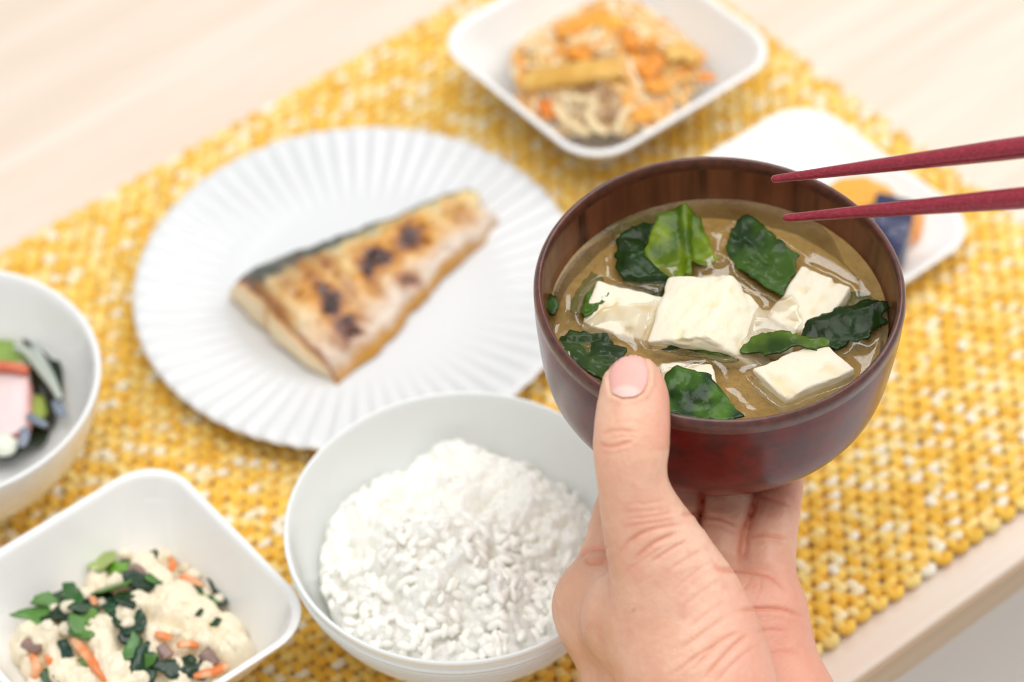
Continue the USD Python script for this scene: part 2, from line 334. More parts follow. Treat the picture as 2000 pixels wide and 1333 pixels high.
score = [np.linalg.norm(g[0] - CAM) - g[4] * .02 for g in gr]; order = np.argsort(score)
for k in order[:300]: obj('rice_grain', grain(*gr[k][:4], 2), m_grain, rice, smooth=True)
# all the other grains, grown together: the upper surface of the heap, a skirt along the bowl and a flat underside
gs = .00034; gn = int(.0486 * 2 / gs) + 1; gx = np.linspace(-.0486, .0486, gn); GX, GY = np.meshgrid(gx, gx, indexing='ij')
HZ = rice_top(GX, GY) - .0016
for k in order[300:]:
    c, ax, L_, R_, _ = gr[k]; c = c - RC; ax = ax / np.linalg.norm(ax); i0, i1 = np.searchsorted(gx, [c[0] - L_, c[0] + L_]); j0, j1 = np.searchsorted(gx, [c[1] - L_, c[1] + L_])
    if i1 <= i0 or j1 <= j0: continue
    dx, dy = GX[i0:i1, j0:j1] - c[0], GY[i0:i1, j0:j1] - c[1]
    A2, B2 = 1 / R_ ** 2, 1 / L_ ** 2 - 1 / R_ ** 2           # |p|^2/R^2 + (p.ax)^2 (1/L^2-1/R^2) = 1, solved for the height
    w2 = dx * ax[0] + dy * ax[1]; qa = A2 + B2 * ax[2] ** 2; qb = 2 * B2 * w2 * ax[2]; qc = A2 * (dx ** 2 + dy ** 2) + B2 * w2 ** 2 - 1; D = qb ** 2 - 4 * qa * qc
    zt = np.where(D > 0, c[2] + (-qb + np.sqrt(np.maximum(D, 0))) / (2 * qa), -1); HZ[i0:i1, j0:j1] = np.maximum(HZ[i0:i1, j0:j1], zt)
HZ = gaussian_filter(HZ, .7); RAD = np.hypot(GX, GY); ok = RAD < .0483
top_id = np.full(GX.shape, -1); top_id[ok] = np.arange(ok.sum()); nv = ok.sum()
tv_ = np.c_[GX[ok], GY[ok], HZ[ok]]; lowz = np.interp(RAD[ok], [0, .040, .0483], [.020, .020, .0262]); bv_ = np.c_[GX[ok] * .97, GY[ok] * .97, np.minimum(lowz, HZ[ok] - .0005)]
q4 = np.stack([top_id[:-1, :-1], top_id[1:, :-1], top_id[1:, 1:], top_id[:-1, 1:]], -1).reshape(-1, 4); q4 = q4[(q4 >= 0).all(1)]
ft = np.vstack([q4[:, [0, 1, 2]], q4[:, [0, 2, 3]]]); raw = np.vstack([ft[:, [0, 1]], ft[:, [1, 2]], ft[:, [2, 0]]]); _, ix, ct = np.unique(np.sort(raw, 1), axis=0, return_index=True, return_counts=True); be = raw[ix[ct == 1]]
obj('rice_heap', fix((np.vstack([tv_, bv_]) + RC, np.vstack([ft, ft[:, ::-1] + nv, np.c_[be[:, 0], be[:, 0] + nv, be[:, 1]], np.c_[be[:, 1], be[:, 0] + nv, be[:, 1] + nv]]))), m_rice, rice, smooth=True, kind='stuff')

# ------------------------------------------------------------------ white square bowls, round bowl, square plate
SQ = [(.020, .009, .0035), (.0205, .009, 0), (.0240, .010, 0), (.0247, .0102, .004), (.0292, .0118, .0085), (.0355, .014, .018), (.0410, .016, .029), (.0458, .0172, .0405), (.0487, .018, .0432), (.0495, .0184, .0446), (.0494, .0184, .0457), (.0485, .0180, .0462), (.0472, .0172, .0458), (.0462, .0166, .0440), (.0437, .0158, .036), (.0395, .0145, .027), (.0343, .0130, .0175), (.0290, .0115, .0105), (.023, .0105, .0080), (.012, .006, .0074)]
def square_dish(name, label, cat, m_, n_, scale, prof, zs=1., mat=m_porc):
    return obj(name, fix(loft_square(mn(m_, n_, BASE), [(h * scale, r * scale, z * zs) for h, r, z in prof])), mat, smooth=50, label=label, cat=cat)
def square_from(edges, z):
    """middle and half width of a square dish from points on its edges (low m, high m, low n, high n; None where hidden)"""
    e = [None if p is None else float(at(*p, z) @ (EM if i < 2 else EN)) for i, p in enumerate(edges)]
    w = np.mean([e[i + 1] - e[i] for i in (0, 2) if e[i] is not None and e[i + 1] is not None])
    mid_ = lambda lo, hi: (lo + hi) / 2 if lo is not None and hi is not None else (lo + w / 2 if lo is not None else hi - w / 2)
    return (mid_(e[0], e[1]), mid_(e[2], e[3])), w / 2
Z1, Z2 = .88, .72
SB1, w1 = square_from([None, (465, 1040), (510, 1287), (115, 1003)], BASE + .0455 * Z1)
square_dish('square_bowl', 'square white bowl with rounded corners holding the mashed tofu salad', 'bowl', *SB1, w1 / .0495, SQ, Z1)
SB2, w2 = square_from([(1000, 205), (1450, 40), (1360, 210), (925, 25)], BASE + .0455 * Z2)
square_dish('square_bowl', 'square white bowl with rounded corners holding the simmered radish strips', 'bowl', *SB2, w2 / .0495, SQ, Z2)
LP = [(.030, .012, .002), (.031, .012, 0), (.034, .013, 0), (.0345, .013, .002), (.043, .016, .0062), (.0485, .018, .0105), (.0500, .0188, .0122), (.0498, .0187, .0132), (.0488, .0182, .0134), (.0465, .0172, .0120), (.042, .0155, .0085), (.036, .0135, .0062), (.02, .009, .0056)]
SB3 = (.5660, .5712); square_dish('square_plate', 'low square white plate with pickles, partly hidden behind the lacquer bowl', 'plate', *SB3, 1., LP)
LC = np.array([-.2005, .7027, BASE])
prof = [(0, .004), (.020, .004), (.0215, 0), (.0248, 0), (.026, .004), (.033, .0085), (.042, .0165), (.0485, .0255), (.0530, .036), (.0552, .0455), (.0560, .0487), (.0556, .0497), (.0546, .0498), (.0536, .049), (.0527, .0455), (.0505, .0355), (.046, .0255), (.0395, .0175), (.030, .0118), (.016, .009), (0, .0084)]
obj('round_bowl', fix((lathe(prof, 112)[0] + LC, lathe(prof, 112)[1])), m_porc, smooth=50, label='plain round white bowl cut by the left picture edge, holding vinegared octopus', cat='bowl')

# ------------------------------------------------------------------ lacquer bowl (tilted a little in the hand)
BN = np.array([.0293, -.0102, 1.]); BN /= np.linalg.norm(BN)
BC = np.array([.0653, .6344, .1544]); BR = .0575
bx = np.cross([0, 1., 0], BN); bx /= np.linalg.norm(bx); by = np.cross(BN, bx); BM = np.stack([bx, by, BN])
def bowl_w(v): return np.asarray(v) @ BM + BC
inner = [(.0553, -.0004), (.0549, -.0022), (.0546, -.008), (.0539, -.015), (.0524, -.022), (.0497, -.030), (.0455, -.038), (.039, -.0455), (.029, -.0515), (.016, -.0548), (0, -.0557)]
under_prof = [(0, -.0588), (.0290, -.0590), (.0315, -.0606), (.0326, -.0614), (.0342, -.0614), (.0350, -.0608), (.0350, -.0600), (.0345, -.0596), (.0345, -.0591), (.0358, -.0587), (.0358, -.0580), (.0352, -.0576), (.0352, -.0571), (.0368, -.0566)]
side_prof = [(.0368, -.0566), (.0402, -.0535), (.0448, -.0485), (.0497, -.0430), (.0533, -.0370), (.0552, -.0300), (.0565, -.0200), (.0574, -.0110), (.0577, -.0045)]
nodes = {'g': ('texture_coordinate', {}), 'mp': ('mapping', dict(scale=(1, 1, .08))), 'n': ('noise_texture', dict(scale=150, detail=4)), 'r': ('rgb_ramp', dict(ramp=[(.30, (.020, .006, .003)), (.42, (.105, .032, .014)), (.62, (.17, .055, .024)), (.8, (.13, .040, .018))])),
         'p': ('principled_bsdf', dict(roughness=.27, coat_weight=.3, coat_roughness=.12)), 'bn': ('noise_texture', dict(scale=500, detail=3)), 'b': ('bump', dict(strength=.12, distance=.0004))}
m_lacq_in = usdkit.material(stage, LOOK + 'brown_lacquer_inside', nodes, [('g.object', 'mp.vector'), ('mp.vector', 'n.vector'), ('n.fac', 'r.fac'), ('r.color', 'p.base_color'), ('mp.vector', 'bn.vector'), ('bn.fac', 'b.height'), ('b.normal', 'p.normal')], surface='p.BSDF')
lb = thing('lacquer_bowl', 'dark red lacquer soup bowl held up by a hand in front of the other dishes', 'bowl', BC)
def dense(prof, n): return spline(prof, n)
pi_ = np.array(inner)
seam = [(.0562, .0002)]
# outside, rim and inside are three open shells that share their edge circles
def shell(prof, seg=192):
    v, f = lathe(prof, seg); return bowl_w(v), f[:, ::-1] if True else f
rim_prof = [(.0577, -.0045), (.0578, -.0022), (.0575, -.0009), (.0569, -.0001), (.0562, .0003), (.0556, 0), (.0552, -.0008), (.0549, -.0022), (.0548, -.0040)]
out_prof = np.vstack([under_prof, spline(side_prof, 60)[1:]])
in_prof = np.vstack([[(.0548, -.0040)], spline(pi_[2:], 60)])
m_rim = M('lacquer_rim', (.115, .030, .018), .3, coat=.3, coat_rough=.15, var=(.06, .018, .012), vscale=300, bump=.2, bscale=900, bdist=.0003)
def orient_out(mesh, inward=False):
    return mesh
so = shell(out_prof); si = shell(in_prof); sr = shell(spline(rim_prof, 34))
def facing(mesh, want):
    t = trimesh.Trimesh(*mesh, process=False); c = t.triangles_center; s = np.sum((want(c)) * t.face_normals * t.area_faces[:, None])
    return mesh if s > 0 else (mesh[0], mesh[1][:, ::-1])
ctr_in = BC - BN * .015
obj('outside', facing(so, lambda c: c - ctr_in), m_lacq, lb, smooth=60)
obj('inside', facing(si, lambda c: ctr_in - c), m_lacq_in, lb, smooth=60)
obj('rim', facing(sr, lambda c: c - (BC - BN * .004 + (c - BC) * .965)), m_rim, lb, smooth=60)

# ------------------------------------------------------------------ soup with tofu and seaweed
SL = BC[2] - .0163                                    # level of the soup
def sp_(pts, z=0.): return np.array([at(x, y, SL + z) for x, y in pts])
# tofu: corner, three edges
def cuboid(F, u, v, w, seed, cream=0.15):
    """rounded, slightly crumbly block spanned by u (right), v (back), w (down) from its near upper corner"""
    n = 34
    g = .5 - .5 * np.cos(np.pi * np.linspace(0, 1, n)); g = .65 * g + .35 * np.linspace(0, 1, n); pts = []; faces = []; k = 0
    for ax in range(3):
        for s in (0, 1):
            A, B = np.meshgrid(g, g, indexing='ij'); q = np.zeros((n * n, 3)); o = [i for i in range(3) if i != ax]
            q[:, o[0]] = A.ravel(); q[:, o[1]] = B.ravel(); q[:, ax] = s; pts.append(q); gf = grid_faces(n, n); nz = np.cross(q[gf[0, 1]] - q[gf[0, 0]], q[gf[0, 2]] - q[gf[0, 0]])[ax]; faces.append((gf if (nz > 0) == (s == 1) else gf[:, ::-1]) + k); k += n * n
    q = np.vstack(pts); f = np.vstack(faces)
    t = trimesh.Trimesh(q, f, process=False); t.merge_vertices(digits_vertex=6); q, f = np.array(t.vertices), np.array(t.faces)
    L = np.array([np.linalg.norm(u), np.linalg.norm(v), np.linalg.norm(w)])
    d = (q - .5) * L; rad = .0009; core = np.clip(d, -(L / 2 - rad), L / 2 - rad); e = d - core; ln = np.linalg.norm(e, axis=1, keepdims=True)
    d = np.where(ln > 0, core + e / np.maximum(ln, 1e-9) * rad, d)
    nn = d / (L / 2); nn = nn / np.linalg.norm(nn, axis=1, keepdims=True)
    d = d + nn * ((fbm(d * 150 + seed, 3, seed) - .5) * .0016 + (noise(d * 520 + seed, seed) - .5) * .0006)[:, None]
    # pits in the cut faces
    pit = np.clip(noise(d * 300 + seed * 3, seed + 4) - .66, 0, 1) / .30; d = d - nn * (pit * .0022 * (noise(d * 120 + 3, 2)))[:, None]
    tq = trimesh.Trimesh(d, f, process=False); trimesh.smoothing.filter_taubin(tq, iterations=2); d = np.array(tq.vertices)
    W = F + (d[:, :1] / L[0] + .5) * u + (d[:, 1:2] / L[1] + .5) * v + (d[:, 2:3] / L[2] + .5) * w
    col = np.array([.86, .77, .58]) * (1 - .16 * pit[:, None] * [0.2, .9, 2.0]) * (1 - .06 * (noise(d * 220 + 9, seed)[:, None] - .3) * [0, .8, 2.2])
    return fix((W, f)), col
def img(dx, dy, t):                      # a small vector: right and up in the picture (in pixels at the bowl), t metres away from the camera
    return RT * dx / 6277. + UP * dy / 6277. + FWD * t
def hexa(top, bot, seed):
    """a block from its four upper and four lower corners (near left, near right, far right, far left)"""
    (v, f), col = cuboid(np.zeros(3), np.array([.023, 0, 0]), np.array([0, .023, 0]), np.array([0, 0, -.016]), seed)
    a, b, c = (v[:, :1] / .023), (v[:, 1:2] / .023), (-v[:, 2:3] / .016)
    T_ = (1 - a) * (1 - b) * top[0] + a * (1 - b) * top[1] + a * b * top[2] + (1 - a) * b * top[3]
    B_ = (1 - a) * (1 - b) * bot[0] + a * (1 - b) * bot[1] + a * b * bot[2] + (1 - a) * b * bot[3]
    return fix((T_ * (1 - c) + B_ * c, f)), col
tp = [at(1264, 668, SL + .0010), at(1383, 657, SL + .0062), at(1431, 534, SL + .0074), at(1304, 542, SL + .0026)]
dn = np.array([0, 0, -.013]); D_, C_ = at(1449, 702, SL - .0012), at(1487, 598, SL - .0004)
bt = [tp[0] + dn + [.003, .003, 0], tp[1] + (D_ - tp[1]) * 1.7, tp[2] + (C_ - tp[2]) * 1.7, tp[3] + dn]
SOLID = []
tofu_meshes = [hexa(tp, bt, 3)]
tofu_labels = ['tofu cube in the middle of the soup, standing highest above the surface']
tofu_foot = [[(1264, 668), (1305, 543), (1428, 536), (1480, 596), (1447, 699), (1383, 658)]]
def block(px4, zs, depth, seed):
    """a floating block from the four corners of its upper face (near left, near right, far right, far left) and their heights over the soup"""
    P = [at(x, y, SL + z) for (x, y), z in zip(px4, zs)]
    F0 = P[0]; u = (P[1] - P[0] + P[2] - P[3]) / 2; v_ = (P[3] - P[0] + P[2] - P[1]) / 2; nn = np.cross(u, v_); nn /= np.linalg.norm(nn)
    F0 = sum(P) / 4 - u / 2 - v_ / 2
    return cuboid(F0, u, v_, -nn * depth, seed)
for px4, zs, dep, seed, lab in (
    ([(1135, 640), (1272, 664), (1300, 588), (1166, 540)], (-.0016, -.0020, -.0006, .0030), .014, 5, 'tofu block at the left of the soup with only its far corner above the surface'),
    ([(1500, 622), (1582, 655), (1668, 566), (1560, 512)], (-.0020, .0004, .0030, .0024), .014, 8, 'tofu block near the chopstick tips, at the right of the tofu cube'),
    ([(1534, 781), (1672, 716), (1606, 668), (1468, 716)], (.0024, .0026, .0034, .0028), .013, 12, 'tofu block nearest the right front of the bowl with a strip of seaweed on it'),
    ([(1296, 748), (1398, 752), (1392, 708), (1288, 706)], (-.0006, .0014, .0004, -.0014), .013, 15, 'tofu block just right of the thumb tip, under a green seaweed piece'),
    ([(1462, 690), (1545, 700), (1560, 612), (1478, 600)], (-.0042, -.0042, -.0034, -.0034), .009, 19, 'sunken tofu block seen dimly through the soup right of the tofu cube')):
    tofu_meshes.append(block(px4, zs, dep, seed)); tofu_labels.append(lab); tofu_foot.append(px4)
for (mm, col), lab in zip(tofu_meshes, tofu_labels):
    SOLID.append(mm[0])
    obj('tofu_block', mm, m_tofu, smooth=50, col=col, label=lab, cat='tofu')

DK, MD, BRT = (.015, .033, .004), (.052, .095, .005), (.16, .26, .010)
def seaweed(px, zf, lab, c0=DK, c1=MD, seed=0, thick=.0007, amp=.0012, ruffle=.0008):
    """zf: height over the soup, a number or a function of photograph coordinates"""
    W = sp_(px)[:, :2]
    def z(P):
        q = np.c_[P, np.full(len(P), SL)]; pq = proj(q); h = zf(pq[:, 0], pq[:, 1]) if callable(zf) else np.full(len(P), zf)
        return SL + h + (fbm(np.c_[P * 170, np.full(len(P), seed)], 3, seed) - .5) * 2 * amp
    v, f = sheet(W, z, thick, .0009, ruffle, seed)
    t = np.clip((fbm(v * 160 + seed, 3, seed) - .35) / .3, 0, 1)[:, None]
    up = np.clip((v[:, 2:3] - SL - .0008) / .004, 0, 1)
    col = np.array(c0) * (1 - t) + np.array(c1) * t
    SOLID.append(v)
    obj('seaweed_piece', (v, f), m_wak, smooth=70, col=col, label=lab, cat='seaweed')
    return px
def ridge(x0, y0, x1, y1, h, wd):
    d = np.array([x1 - x0, y1 - y0], float); L = np.linalg.norm(d); d /= L
    def g(x, y):
        s = (x - x0) * d[0] + (y - y0) * d[1]; o = np.abs(-(x - x0) * d[1] + (y - y0) * d[0]); over = np.maximum(0, np.maximum(-s, s - L))
        return h * np.clip(1 - np.hypot(o, over) / wd, 0, 1) ** .8
    return g
SW = []
SW.append(seaweed([(1200, 452), (1215, 425), (1255, 408), (1328, 402), (1325, 418), (1280, 432), (1230, 462)], -.0009, 'dark seaweed sunk along the far left wall of the bowl', seed=1))
r1 = ridge(1215, 470, 1245, 520, .002, 34)
SW.append(seaweed([(1208, 476), (1248, 444), (1282, 441), (1262, 482), (1258, 506), (1306, 548), (1286, 590), (1238, 556), (1212, 540), (1200, 505)], lambda x, y: r1(x, y) + .0012 - .0018 * (y > 548), 'dark wet seaweed folded between the bright green fold and the left tofu', seed=2, c1=(.022, .06, .012)))
r2a, r2b = ridge(1290, 452, 1338, 444, .0080, 66), ridge(1336, 445, 1346, 535, .0026, 13)
r2 = lambda x, y: r2a(x, y) + r2b(x, y)
SW.append(seaweed([(1256, 504), (1268, 476), (1292, 452), (1326, 431), (1345, 436), (1364, 447), (1386, 478), (1399, 512), (1376, 520), (1352, 514), (1350, 541), (1326, 542), (1306, 546)], lambda x, y: r2(x, y) + .0004, 'bright green translucent seaweed fold arching out of the soup behind the tofu cube', c0=(.07, .14, .006), c1=(.24, .34, .012), seed=3, thick=.0005, amp=.0014))
SW.append(seaweed([(1428, 452), (1445, 432), (1478, 436), (1500, 462), (1532, 486), (1556, 505), (1548, 545), (1528, 580), (1502, 566), (1470, 548), (1432, 520), (1420, 490)], lambda x, y: .0007 + .0018 * np.clip((x - y - 990) / 40, 0, 1), 'broad seaweed piece just behind the right tofu, below the chopstick tips', c0=(.018, .045, .010), c1=(.06, .13, .014), seed=4))
SW.append(seaweed([(1562, 668), (1580, 640), (1612, 622), (1650, 604), (1700, 596), (1732, 600), (1730, 632), (1700, 650), (1668, 668), (1640, 684), (1606, 690), (1580, 684)], lambda x, y: ridge(1590, 645, 1720, 605, .0036, 34)(x, y) + .0004, 'dark ruffled seaweed touching the right wall of the bowl', seed=5, c1=(.02, .06, .01), ruffle=.0014))
SW.append(seaweed([(1450, 690), (1458, 668), (1480, 656), (1520, 668), (1560, 672), (1612, 678), (1622, 690), (1590, 698), (1556, 694), (1520, 704), (1490, 698)], lambda x, y: .0040 + 0 * x - .003 * np.clip((1520 - x) / 60, 0, 1), 'narrow seaweed strip lying on the front right tofu block', c0=(.03, .07, .008), c1=(.12, .20, .02), seed=6, ruffle=.0014))
r7 = ridge(1322, 742, 1380, 762, .004, 40)
SW.append(seaweed([(1298, 742), (1322, 729), (1352, 742), (1386, 752), (1402, 768), (1420, 786), (1450, 816), (1412, 822), (1340, 820), (1306, 806), (1296, 776)], lambda x, y: .0010 + r7(x, y), 'green seaweed piece beside the thumb at the near rim of the bowl', c0=(.02, .06, .014), c1=(.10, .24, .02), seed=7))
SW.append(seaweed([(1088, 668), (1112, 650), (1150, 655), (1190, 662), (1222, 688), (1210, 720), (1176, 744), (1140, 724), (1104, 696)], lambda x, y: .0003 + .0014 * (y < 664), 'seaweed floating left of the thumb tip', c0=(.02, .045, .01), c1=(.045, .09, .016), seed=8))
SW.append(seaweed([(1138, 606), (1148, 576), (1170, 566), (1188, 570), (1182, 590), (1160, 612), (1142, 622)], .0012, 'small bright seaweed scrap on the left tofu block', c0=(.06, .14, .01), c1=(.14, .26, .02), seed=9))
SW.append(seaweed([(1292, 684), (1330, 668), (1352, 664), (1400, 684), (1446, 700), (1420, 706), (1368, 696), (1330, 690)], -.0002, 'thin seaweed sliver under the front edge of the tofu cube', seed=10))
SW.append(seaweed([(1068, 606), (1074, 584), (1086, 590), (1092, 606), (1084, 624), (1072, 624)], .0016, 'tiny seaweed scrap stuck to the left wall of the bowl', seed=11, c1=(.05, .12, .01)))
SW.append(seaweed([(1560, 640), (1590, 600), (1640, 570), (1690, 560), (1715, 585), (1690, 610), (1640, 620), (1600, 645)], -.0022, 'dark sunken seaweed right of the right tofu block', seed=12))
SW.append(seaweed([(1140, 540), (1156, 520), (1180, 540), (1168, 575), (1140, 600), (1112, 600), (1118, 570)], -.0020, 'dim sunken seaweed left of the left tofu block', seed=13))

# the soup body: upper face with raised rims where things stick out, sides following the bowl
def inner_r(z):                                        # inside radius of the bowl, less a hair, at height z over the rim plane
    return np.interp(z, pi_[::-1, 1], pi_[::-1, 0]) - .0002
r_s = float(inner_r(-.0163))
cs = BC - BN * (.0163 / BN[2]); cs = np.array([cs[0] - 0, cs[1], SL])
step = .00055
exposed = np.vstack([q[q[:, 2] > SL + .0004] for q in SOLID])[:, :2]; extree = cKDTree(exposed)
nr, nt = 100, 300
tt = np.linspace(0, 2 * np.pi, nt, endpoint=False); rr = r_s * np.linspace(0, 1, nr) ** .9
X = cs[0] + rr[:, None] * np.cos(tt); Y = cs[1] + rr[:, None] * np.sin(tt)
d, _ = extree.query(np.c_[X.ravel(), Y.ravel()]); h = np.where(d < .0007, -.0012, .0005 * np.exp(-(d - .0007) / .0014))
wallr = r_s - np.repeat(rr, nt); h = np.where(d < .0007, h, np.maximum(h, .0010 * np.exp(-wallr / .0014))) + .00008 * (noise(np.c_[X.ravel() * 75, Y.ravel() * 75, 0 * h], 3) - .5)
h = gaussian_filter(h.reshape(nr, nt), (1.6, 1.6), mode=('nearest', 'wrap')).ravel()
h = np.minimum(h, .0016)
rows = [np.c_[X.ravel(), Y.ravel(), SL + h]]
for dz in np.linspace(-.001, -.030, 14):
    rz = float(inner_r(-.0163 + dz)); c0 = BC + BN * (-.0163 + dz)
    rows.append(np.c_[c0[0] + rz * np.cos(tt), c0[1] + rz * np.sin(tt), np.full(nt, SL + dz)])
zb = rows[-1][:, 2].mean(); v = np.vstack(rows + [[[rows[-1][:, 0].mean(), rows[-1][:, 1].mean(), zb]]])
f = grid_faces(nr + 14, nt, wrap_v=True); k = np.arange(nt); b = (nr + 13) * nt; f = np.vstack([f, np.c_[b + k, np.full(nt, len(v) - 1), b + (k + 1) % nt]])
m_soup = usdkit.material(stage, LOOK + 'miso_broth', {
    'tc': ('texture_coordinate', {}), 'n1': ('noise_texture', dict(scale=1700, detail=2)), 'n2': ('noise_texture', dict(scale=70, detail=3)), 'mm': ('math', dict(math_type='multiply_add', value2=.75, value3=-.12)), 'ad': ('math', dict(math_type='multiply_add', value2=.55)),
    'r': ('rgb_ramp', dict(ramp=[(.34, (.15, .085, .02)), (.50, (.44, .27, .068)), (.66, (.72, .50, .19))])), 'fr': ('fresnel', dict(IOR=1.33)), 't': ('transparent_bsdf', dict(color=(1, 1, 1))), 'd': ('diffuse_bsdf', {}), 'ms': ('mix_closure', dict(fac=.16)), 'g': ('glossy_bsdf', dict(color=(1, 1, 1), roughness=.02)), 'mx': ('mix_closure', {}),
    'v': ('principled_volume', dict(color=(.88, .68, .26), density=34., anisotropy=.2))},
    [('tc.object', 'n1.vector'), ('tc.object', 'n2.vector'), ('n1.fac', 'mm.value1'), ('n2.fac', 'ad.value1'), ('mm.value', 'ad.value3'), ('ad.value', 'r.fac'), ('r.color', 'd.color'), ('t.BSDF', 'ms.closure1'), ('d.BSDF', 'ms.closure2'), ('fr.fac', 'mx.fac'), ('ms.closure', 'mx.closure1'), ('g.BSDF', 'mx.closure2')], surface='mx.closure', volume='v.volume')
m_sed = M('miso_cloud', (.56, .33, .085), .8, var=(.40, .22, .05), vscale=420)
soup = obj('miso_soup', fix((v, f)), m_soup, smooth=60, label='cloudy brown miso broth filling the lacquer bowl', cat='soup', kind=None)
rz = float(inner_r(-.0163 - .0065)) - .0004; c0 = BC + BN * (-.0163 - .0065); g = np.linspace(0, rz, 30)
v = np.stack([c0[0] + g[:, None] * np.cos(tt), c0[1] + g[:, None] * np.sin(tt), SL - .0065 + .003 * (fbm(np.stack([g[:, None] * np.cos(tt) * 90, g[:, None] * np.sin(tt) * 90, 0 * g[:, None] * tt], -1), 3, 4) - .5)], -1).reshape(-1, 3)
obj('settled_miso', facing((v, grid_faces(30, nt, wrap_v=True)), lambda c: np.tile([0, 0, 1.], (len(c), 1))), m_sed, soup, smooth=True)

# ------------------------------------------------------------------ grilled mackerel
FB = BASE + .0072
bl0, bl1 = at(452, 582, FB), at(908, 392, FB + .001)        # back edge: cut end, tail end
fl0, fl1 = at(655, 757, FB), at(972, 444, FB + .001)       # belly edge
ns, ntt = 120, 64
S, T = np.meshgrid(np.linspace(0, 1, ns), np.linspace(0, 1, ntt), indexing='ij')
belly = np.interp(S, [0, .15, .35, .55, .75, .9, 1], [0, .035, .03, -.01, -.02, -.01, 0])     # the belly edge is not straight
Te = T * (1 + belly)
Bp = bl0 + (bl1 - bl0) * S[..., None]; Fp = fl0 + (fl1 - fl0) * S[..., None]
base = Bp + (Fp - Bp) * Te[..., None]
wob_ = (fbm(np.stack([S * 9, T * 1.2, 0 * S], -1), 3, 5) - .5) * .005; base = base + wob_[..., None] * ((fl0 - bl0) / np.linalg.norm(fl0 - bl0)) * (np.abs(T - .5) * 2)[..., None]; base[..., :2] += ((fbm(np.stack([T * 6, S * 2, 0 * S], -1), 3, 9) - .5) * .006 * np.abs(S * 2 - 1) ** 6)[..., None] * ((bl1 - bl0)[:2] / np.linalg.norm((bl1 - bl0)[:2]))
across = (fl0 - bl0)[:2]; across /= np.linalg.norm(across); along = (bl1 - bl0)[:2]; along /= np.linalg.norm(along)
hp = np.interp(T, [0, .03, .08, .16, .27, .45, .65, .82, .94, 1.], [.0, .42, .70, .91, 1., .94, .77, .55, .34, .0])
hp = np.where(T < .5, hp, hp * (1 - .05)); H = (.0225 - .0105 * S) * hp
notch = .0018 * np.exp(-((T - .42) / .05) ** 2) * np.exp(-S / .03); H = H - notch
wave = .0005 * np.sin((S * 11 - 2.2 * np.abs(T - .45)) * 2 * np.pi + 1.2 * np.sin(T * 5)) * np.clip((T - .08) * 5, 0, 1) * np.clip((1 - T) * 4, 0, 1)
P3 = base + np.zeros(3); seedp = np.c_[P3[..., 0].ravel(), P3[..., 1].ravel(), 0 * P3[..., 0].ravel()]
nz1 = fbm(seedp * 130, 4, 2).reshape(S.shape); nz2 = fbm(seedp * 380, 3, 8).reshape(S.shape)
H = H + (wave + (nz1 - .5) * .003 + (nz2 - .5) * .0016) * np.clip(hp * 3, 0, 1)
end_round = np.clip(S / .05, 0, 1) ** .5 * np.clip((1 - S) / .06, 0, 1) ** .5
top = base.copy(); top[..., 2] += np.maximum(H, .0004) * (.74 + .26 * end_round)
pq = proj(top.reshape(-1, 3)); px_, py_ = pq[:, 0].reshape(S.shape), pq[:, 1].reshape(S.shape)
SPOTS = [(648, 590, 16, 30, -.55, 1.), (672, 640, 22, 26, -.5, .75), (742, 503, 24, 13, .25, 1.), (803, 462, 20, 20, .5, 1.), (718, 530, 11, 26, -.5, .75), (612, 545, 13, 26, -.7, .55), (795, 545, 17, 10, .5, .75), (640, 515, 16, 10, .6, .55), (680, 560, 12, 22, -.6, .4), (570, 560, 14, 22, -.7, .35), (545, 590, 12, 20, -.7, .3), (780, 500, 10, 14, .3, .35), (900, 420, 18, 12, .5, .35)]
char = np.zeros(S.shape); heat = np.zeros(S.shape)
for x0, y0, a, b_, ang, w_ in SPOTS:
    c_, s_ = math.cos(ang), math.sin(ang); dx, dy = px_ - x0, py_ - y0; q = np.hypot((dx * c_ + dy * s_) / a, (-dx * s_ + dy * c_) / b_) * .82 + (nz2 - .5) * 1.3 + (nz1 - .5) * .8
    char = np.maximum(char, w_ * np.clip(1.9 - q, 0, 1.4) / 1.4); heat = np.maximum(heat, w_ ** .5 * np.clip(3.1 - q, 0, 2) / 2)
cream = np.array([.74, .60, .30]); silver = np.array([.66, .54, .44]); gold = np.array([.64, .29, .018]); brown = np.array([.26, .065, .012]); black = np.array([.045, .016, .014]); green = np.array([.16, .17, .10]); dark = np.array([.035, .05, .045])
def mixc(a, b, t): return a * (1 - t[..., None]) + b * t[..., None]
col = mixc(cream[None, None], silver[None, None], np.clip((T - .5) * 3, 0, 1))
pat = np.clip((np.sin((S * 16 + T * 3) * 2 * np.pi * .55) * .5 + nz1 - .15), 0, 1)
goldm = np.clip((fbm(seedp * 95 + 5, 3, 4).reshape(S.shape) - .40) * 5, 0, 1) * np.clip((T - .10) * 6, 0, 1) * np.clip((.86 - T) * 4, 0, 1) * (1 - .75 * np.clip((S - .72) * 5, 0, 1))
col = mixc(col, gold[None, None], np.clip(goldm * .45 + heat * 1.0, 0, 1) * np.clip((.95 - T) * 5, 0, 1))
col = mixc(col, green[None, None], np.clip((.45 - .08 * S - T + (nz2 - .5) * .3) * 7, 0, 1) * .7 * (1 - .6 * np.clip(heat, 0, 1)))
col = mixc(col, dark[None, None], np.clip((.33 - .10 * S - T + (nz1 - .5) * .10 + (nz2 - .5) * .08) * 18, 0, 1) * .92)
col = mixc(col, brown[None, None], np.clip(char * 1.4, 0, 1)); col = mixc(col, black[None, None], np.clip((char - .50) * 2.6, 0, 1))
